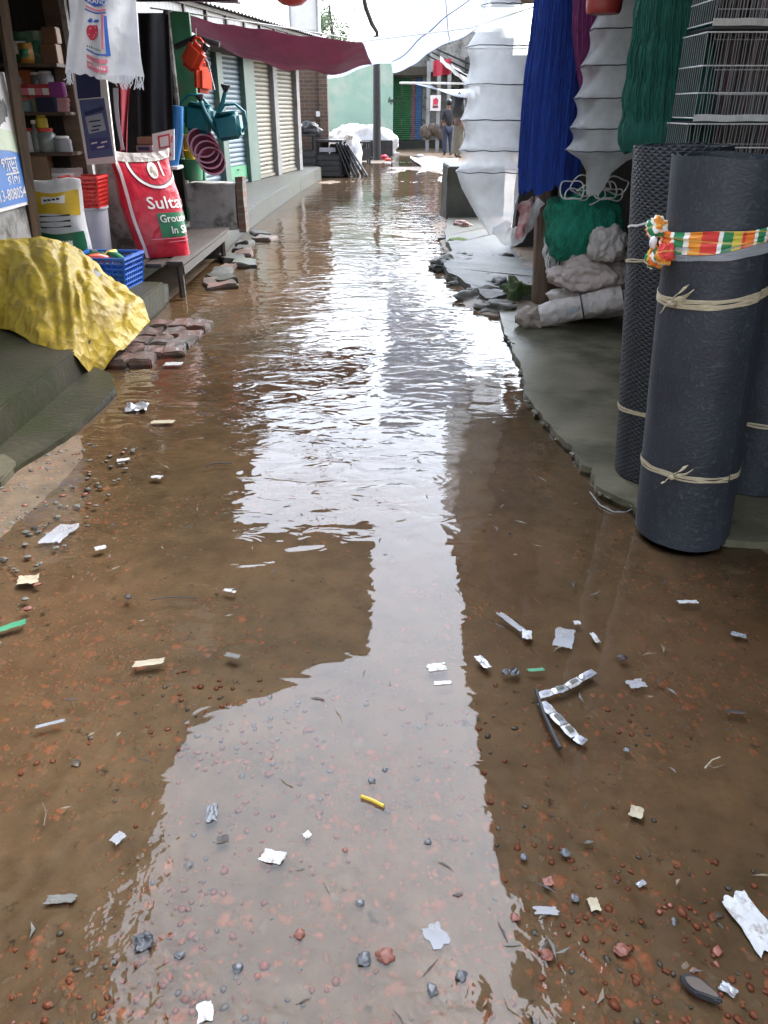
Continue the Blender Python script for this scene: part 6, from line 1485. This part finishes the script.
LT = [
 ('plastic_bag', 'clear whitish plastic bag lying on the mud at the left', 59, 534, .085, .15, -12, 'film', 1.1, .4),
 ('flat_pebble', 'pale tan flattened scrap on the mud below the clear plastic bag', 28, 580, .07, .055, 10, 'tan', 2.1, .4),
 ('strap', 'dark green plastic strap at the left edge of the frame', 12, 626, .09, .03, 35, 'greenpaint', 3.1, .3),
 ('paper_strip', 'tan rectangular paper strip lying left of the middle of the lane', 148, 663, .088, .028, 12, 'tan', 4.1, .1),
 ('scrap', 'thin grey white scrap just right of the tan paper strip', 233, 656, .048, .02, -18, 'stone', 5.1, .4),
 ('scrap', 'small white scrap above the tan paper strip', 230, 591, .045, .014, -22, 'paper', 6.1, .4),
 ('ribbon', 'bluish white ribbon lying by the left edge below the tan strip', 50, 724, .075, .012, 22, 'foil', 7.1, .5),
 ('wrapper', 'dark crumpled wrapper in the sky reflection at the left', 212, 813, .026, .05, 5, 'pebble', 8.1, .9),
 ('leaf', 'small dark leaf lying below the dark crumpled wrapper', 223, 839, .026, .02, 20, 'darkwood', 9.1, .6),
 ('wrapper', 'white crumpled wrapper with dark edge in the sky reflection', 273, 857, .052, .032, -15, 'paper', 10.1, .7),
 ('scrap', 'tiny white triangle scrap right above the white crumpled wrapper', 307, 835, .017, .017, 40, 'paper', 11.1, .5),
 ('wrapper', 'greyish flattened wrapper lying at the lower left', 61, 899, .062, .02, 4, 'stone', 12.1, .6),
 ('wrapper', 'pale translucent wrapper between the greyish wrapper and the reflection', 118, 838, .025, .03, -30, 'film', 13.1, .6),
 ('wrapper', 'black and silver crumpled wrapper at the lower left reflection edge', 143, 942, .036, .038, 25, 'iron', 14.1, .9),
 ('wrapper', 'white torn wrapper at the very bottom of the frame', 205, 1012, .028, .036, 15, 'paper', 15.1, .5),
 ('paper', 'white folded paper floating in the middle of the reflection', 437, 667, .055, .034, 8, 'paper', 16.1, .25),
 ('paper', 'thin white slip just below the white folded paper', 443, 683, .05, .016, 3, 'paper', 17.1, .2),
 ('wrapper', 'shiny silver wrapper at the right edge of the reflection', 483, 662, .025, .06, 25, 'foil', 18.1, .8),
 ('wrapper', 'black crumpled plastic right of the shiny silver wrapper', 514, 672, .03, .03, 10, 'iron', 19.1, .9),
 ('wrapper', 'green scrap right of the black crumpled plastic', 536, 670, .05, .013, 8, 'greenpaint', 20.1, .4),
 ('film', 'grey film strip above the silver wrapper chain', 511, 622, .022, .12, 32, 'film', 21.1, .3),
 ('wrapper', 'small white packet at the lower end of the grey film strip', 527, 635, .03, .045, -6, 'paper', 22.1, .3),
 ('film', 'irregular pale film lying above the sachet chain', 564, 638, .06, .10, -20, 'film', 23.1, .25),
 ('scrap', 'tiny white scrap at the upper right of the pale film', 577, 623, .022, .02, 0, 'paper', 24.1, .4),
 ('wrapper', 'narrow whitish wrapper standing right of the pale film', 595, 638, .016, .05, 10, 'paper', 25.1, .5),
 ('wrapper', 'white printed strip lying below the nearest mesh roll', 688, 602, .068, .018, 0, 'paper', 26.1, .3),
 ('wrapper', 'small bluish white wrapper at the right below the mesh rolls', 738, 635, .045, .022, -20, 'foil', 27.1, .6),
 ('wrapper', 'clear crumpled wrapper right of the sachet chain', 636, 684, .05, .035, 10, 'film', 28.1, .5),
 ('scrap', 'tan torn scrap on the right half of the lane', 636, 812, .03, .035, -25, 'tan', 29.1, .4),
 ('wrapper', 'clear plastic sachet lying flat near the bottom', 546, 911, .048, .018, -2, 'film', 30.1, .3),
 ('paper', 'cream square of paper near the bottom', 594, 905, .022, .03, 8, 'tan', 31.1, .3),
 ('plastic_sheet', 'large white pleated plastic piece at the right edge near the bottom', 752, 922, .062, .125, 12, 'paper', 32.1, .3),
 ('wrapper', 'grey wrapper at the lower right corner beside the dark shoe sole', 728, 990, .03, .02, -35, 'foil', 33.1, .7),
 ('film', 'faint pale film in the bottom middle', 436, 936, .04, .05, 30, 'film', 34.1, .25),
 ('wrapper', 'green and white packet on the lane beside the brick patch', 174, 364, .115, .07, 3, 'paper', 35.1, .3),
 ('wrapper', 'blue and silver crumpled foil on the lane below the yellow sheet', 137, 408, .12, .12, 10, 'foil', 36.1, .9),
 ('paper', 'cream paper scrap just right below the blue silver foil', 163, 422, .12, .045, 4, 'tan', 37.1, .2),
 ('scrap', 'small white scrap in the lane left of the bright ripples', 267, 398, .075, .05, 20, 'paper', 38.1, .4),
 ('scrap', 'white scrap left of the middle near the low slab', 123, 460, .06, .03, 20, 'paper', 39.1, .5),
 ('scrap', 'grey scrap below and right of the white scrap near the low slab', 157, 477, .05, .03, -10, 'paper', 40.1, .4),
 ('scrap', 'white flake on the mud beside the clear plastic bag', 100, 548, .04, .03, 30, 'paper', 41.1, .4),
 ('scrap', 'silver bottle seal at the right near the bottom', 641, 884, .022, .012, 25, 'foil', 42.1, .7),
 ('scrap', 'brown leaf scrap right of the sachet chain', 735, 712, .05, .014, -10, 'darkwood', 43.1, .5),
 ('scrap', 'reddish torn scrap left of the clear sachet', 548, 882, .022, .02, 15, 'chipred', 44.1, .7),
]
for a_ in LT: litter(*a_)
# printed patch on the green/white packet
# chain of sachets, two strips
def chain(label, pts, w_, seed):
    P = [G(*p) for p in pts]; L = sum((b_-a_).length for a_, b_ in zip(P[:-1], P[1:])); t = thing('sachet_strip', (P[0]+P[-1])/2, label, 'litter')
    n = len(P)-1; prev = None
    for i in range(n):
        a_, b_ = P[i], P[i+1]; d = (b_-a_).normalized(); s_ = V(-d.y, d.x, 0)
        def f(u, v): return a_.lerp(b_, .03+.94*u)+s_*(v-.5)*w_*(1-.08*math.cos(u*6.28))+V(0, 0, .004+.006*math.sin(u*math.pi)*math.sin(v*math.pi)+.003*nz1(u*5+seed+i, v*5))
        o = obj('sachet', MB().sheet(f, 10, 6, .0015), M['foil'] if i % 2 else M['paper'], t)
        def f2(u, v): return Vector(f(.25+.5*u, .25+.5*v))+V(0, 0, .0025)
        obj('print_mark', MB().sheet(f2, 4, 4, .0008), M['stone'] if i % 3 else M['bucket'], o)
chain('upper strip of joined silver sachets bent on the wet lane', [(537,697),(552,693),(567,688),(580,680),(594,672)], .026, 1)
chain('lower strip of joined silver sachets slanting down to the right', [(541,703),(552,714),(564,726),(575,738),(585,744)], .03, 2)
def stick(name, label, pts, rad, mat, cat='stick'): 
    P = [G(*p, .006) for p in pts]; return tag(obj(name, MB().tube(P, rad, 6), M[mat]), label, cat)
stick('stick', 'yellowish bamboo stick in the sky reflection', [(361,796),(372,800),(384,806)], .0045, 'label_yellow')
stick('twig', 'thin forked twig on the lower left mud', [(44,826),(46,812),(42,803)], .002, 'wood')
stick('stick', 'dark flat stick left of the lower sachet strip', [(536,690),(543,712),(553,734),(560,748)], .006, 'iron')
stick('twig', 'curled thin twig at the right above the tan scrap', [(706,764),(714,768),(724,765)], .002, 'wood')
stick('twig', 'pale stalk on the right mud', [(705,768),(712,760),(720,757)], .002, 'tan')
stick('string', 'pale blue string on the slab edge at the foot of the rolls', [(590,492),(600,505),(614,512),(626,512),(634,508)], .003, 'foil', 'string')
stick('twig', 'long thin twig on the left mud', [(150,600),(170,597),(196,598)], .002, 'darkwood')
stick('twig', 'thin dark twig above the clear plastic bag', [(205,466),(215,463),(232,463)], .003, 'darkwood')
# dark shoe sole
p = G(700, 992); t = thing('shoe_sole', (p.x, p.y, 0), 'worn dark shoe sole lying at the lower right', 'shoe')
mb = MB()
for j in range(2):
    pass
pts = [(lerp(-.04, .04, k/10), .0145*(1+.25*math.sin(k/10*6.0))*math.sin(min(1, k/10*1.0)*math.pi)**.45 if 0 < k < 10 else .003) for k in range(11)]
ply = [V(x, y, 0) for x, y in pts]+[V(x, -y, 0) for x, y in pts[::-1]]
rz = Matrix.Rotation(R(-38), 3, 'Z'); ply = [rz @ q+V(p.x, p.y, 0) for q in ply]
mb.prism([(q.x, q.y) for q in ply], .002, .016); bevel(mb, .004); obj('sole', mb, M['iron'], t)
mb = MB().prism([(p.x+(q.x-p.x)*.78, p.y+(q.y-p.y)*.72) for q in ply], .0155, .0175); obj('insole', mb, pm('worn insole', (.10,.075,.06), None, 20, .7), t)
# pebbles
pb = [(365,960,.013,'pebble','largest grey pebble in the bottom reflection'), (432,990,.012,'pebble','dark pebble at the bottom right of the largest grey pebble'), (461,976,.011,'pebble','dark rounded pebble above the bottom dark pebble'), (385,956,.014,'chipred','orange brick lump right of the largest grey pebble'), (300,934,.011,'chipred','orange brick lump left of the largest grey pebble'), (360,903,.008,'pebble','small grey pebble above the largest grey pebble'), (428,842,.008,'pebble','small dark pebble in the right of the reflection'), (385,770,.006,'pebble','tiny grey pebble at the centre of the reflection'), (372,781,.009,'pebble','grey pebble near the yellowish stick'), (345,850,.006,'chipred','tiny reddish pebble left of the small dark pebble'), (524,857,.008,'pebble','grey pebble beside the reflection edge low right'), (565,853,.010,'pebble','grey pebble left of the cream square'), (575,898,.009,'pebble','dark pebble just left of the cream square'), (505,672,.010,'pebble','dark clump beside the black crumpled plastic'), (546,955,.012,'chipred','orange brick lump near the bottom right centre'), (622,950,.012,'chipred','orange brick lump right of the bottom centre'), (515,918,.009,'chipred','small orange brick lump left of the clear sachet'), (180,955,.008,'pebble','grey pebble beside the black and silver wrapper'), (128,597,.013,'darkwood','dark oval lump on the left of the lane'), (627,750,.008,'pebble','small dark lump on the right mud'), (622,658,.012,'darkwood','dark oval lump right of the pale film'), (238,968,.010,'pebble','dark sliver in the bottom left reflection')]
for k, (x, y, r_, mt, lb) in enumerate(pb):
    p = G(x, y); blob('pebble', lb, 'pebble', (p.x, p.y, max(0, hground(p.x, p.y))+r_*.15), (r_*rnd.uniform(.9, 1.3), r_, r_*.55), M[mt], k*2.7, .5, 3)
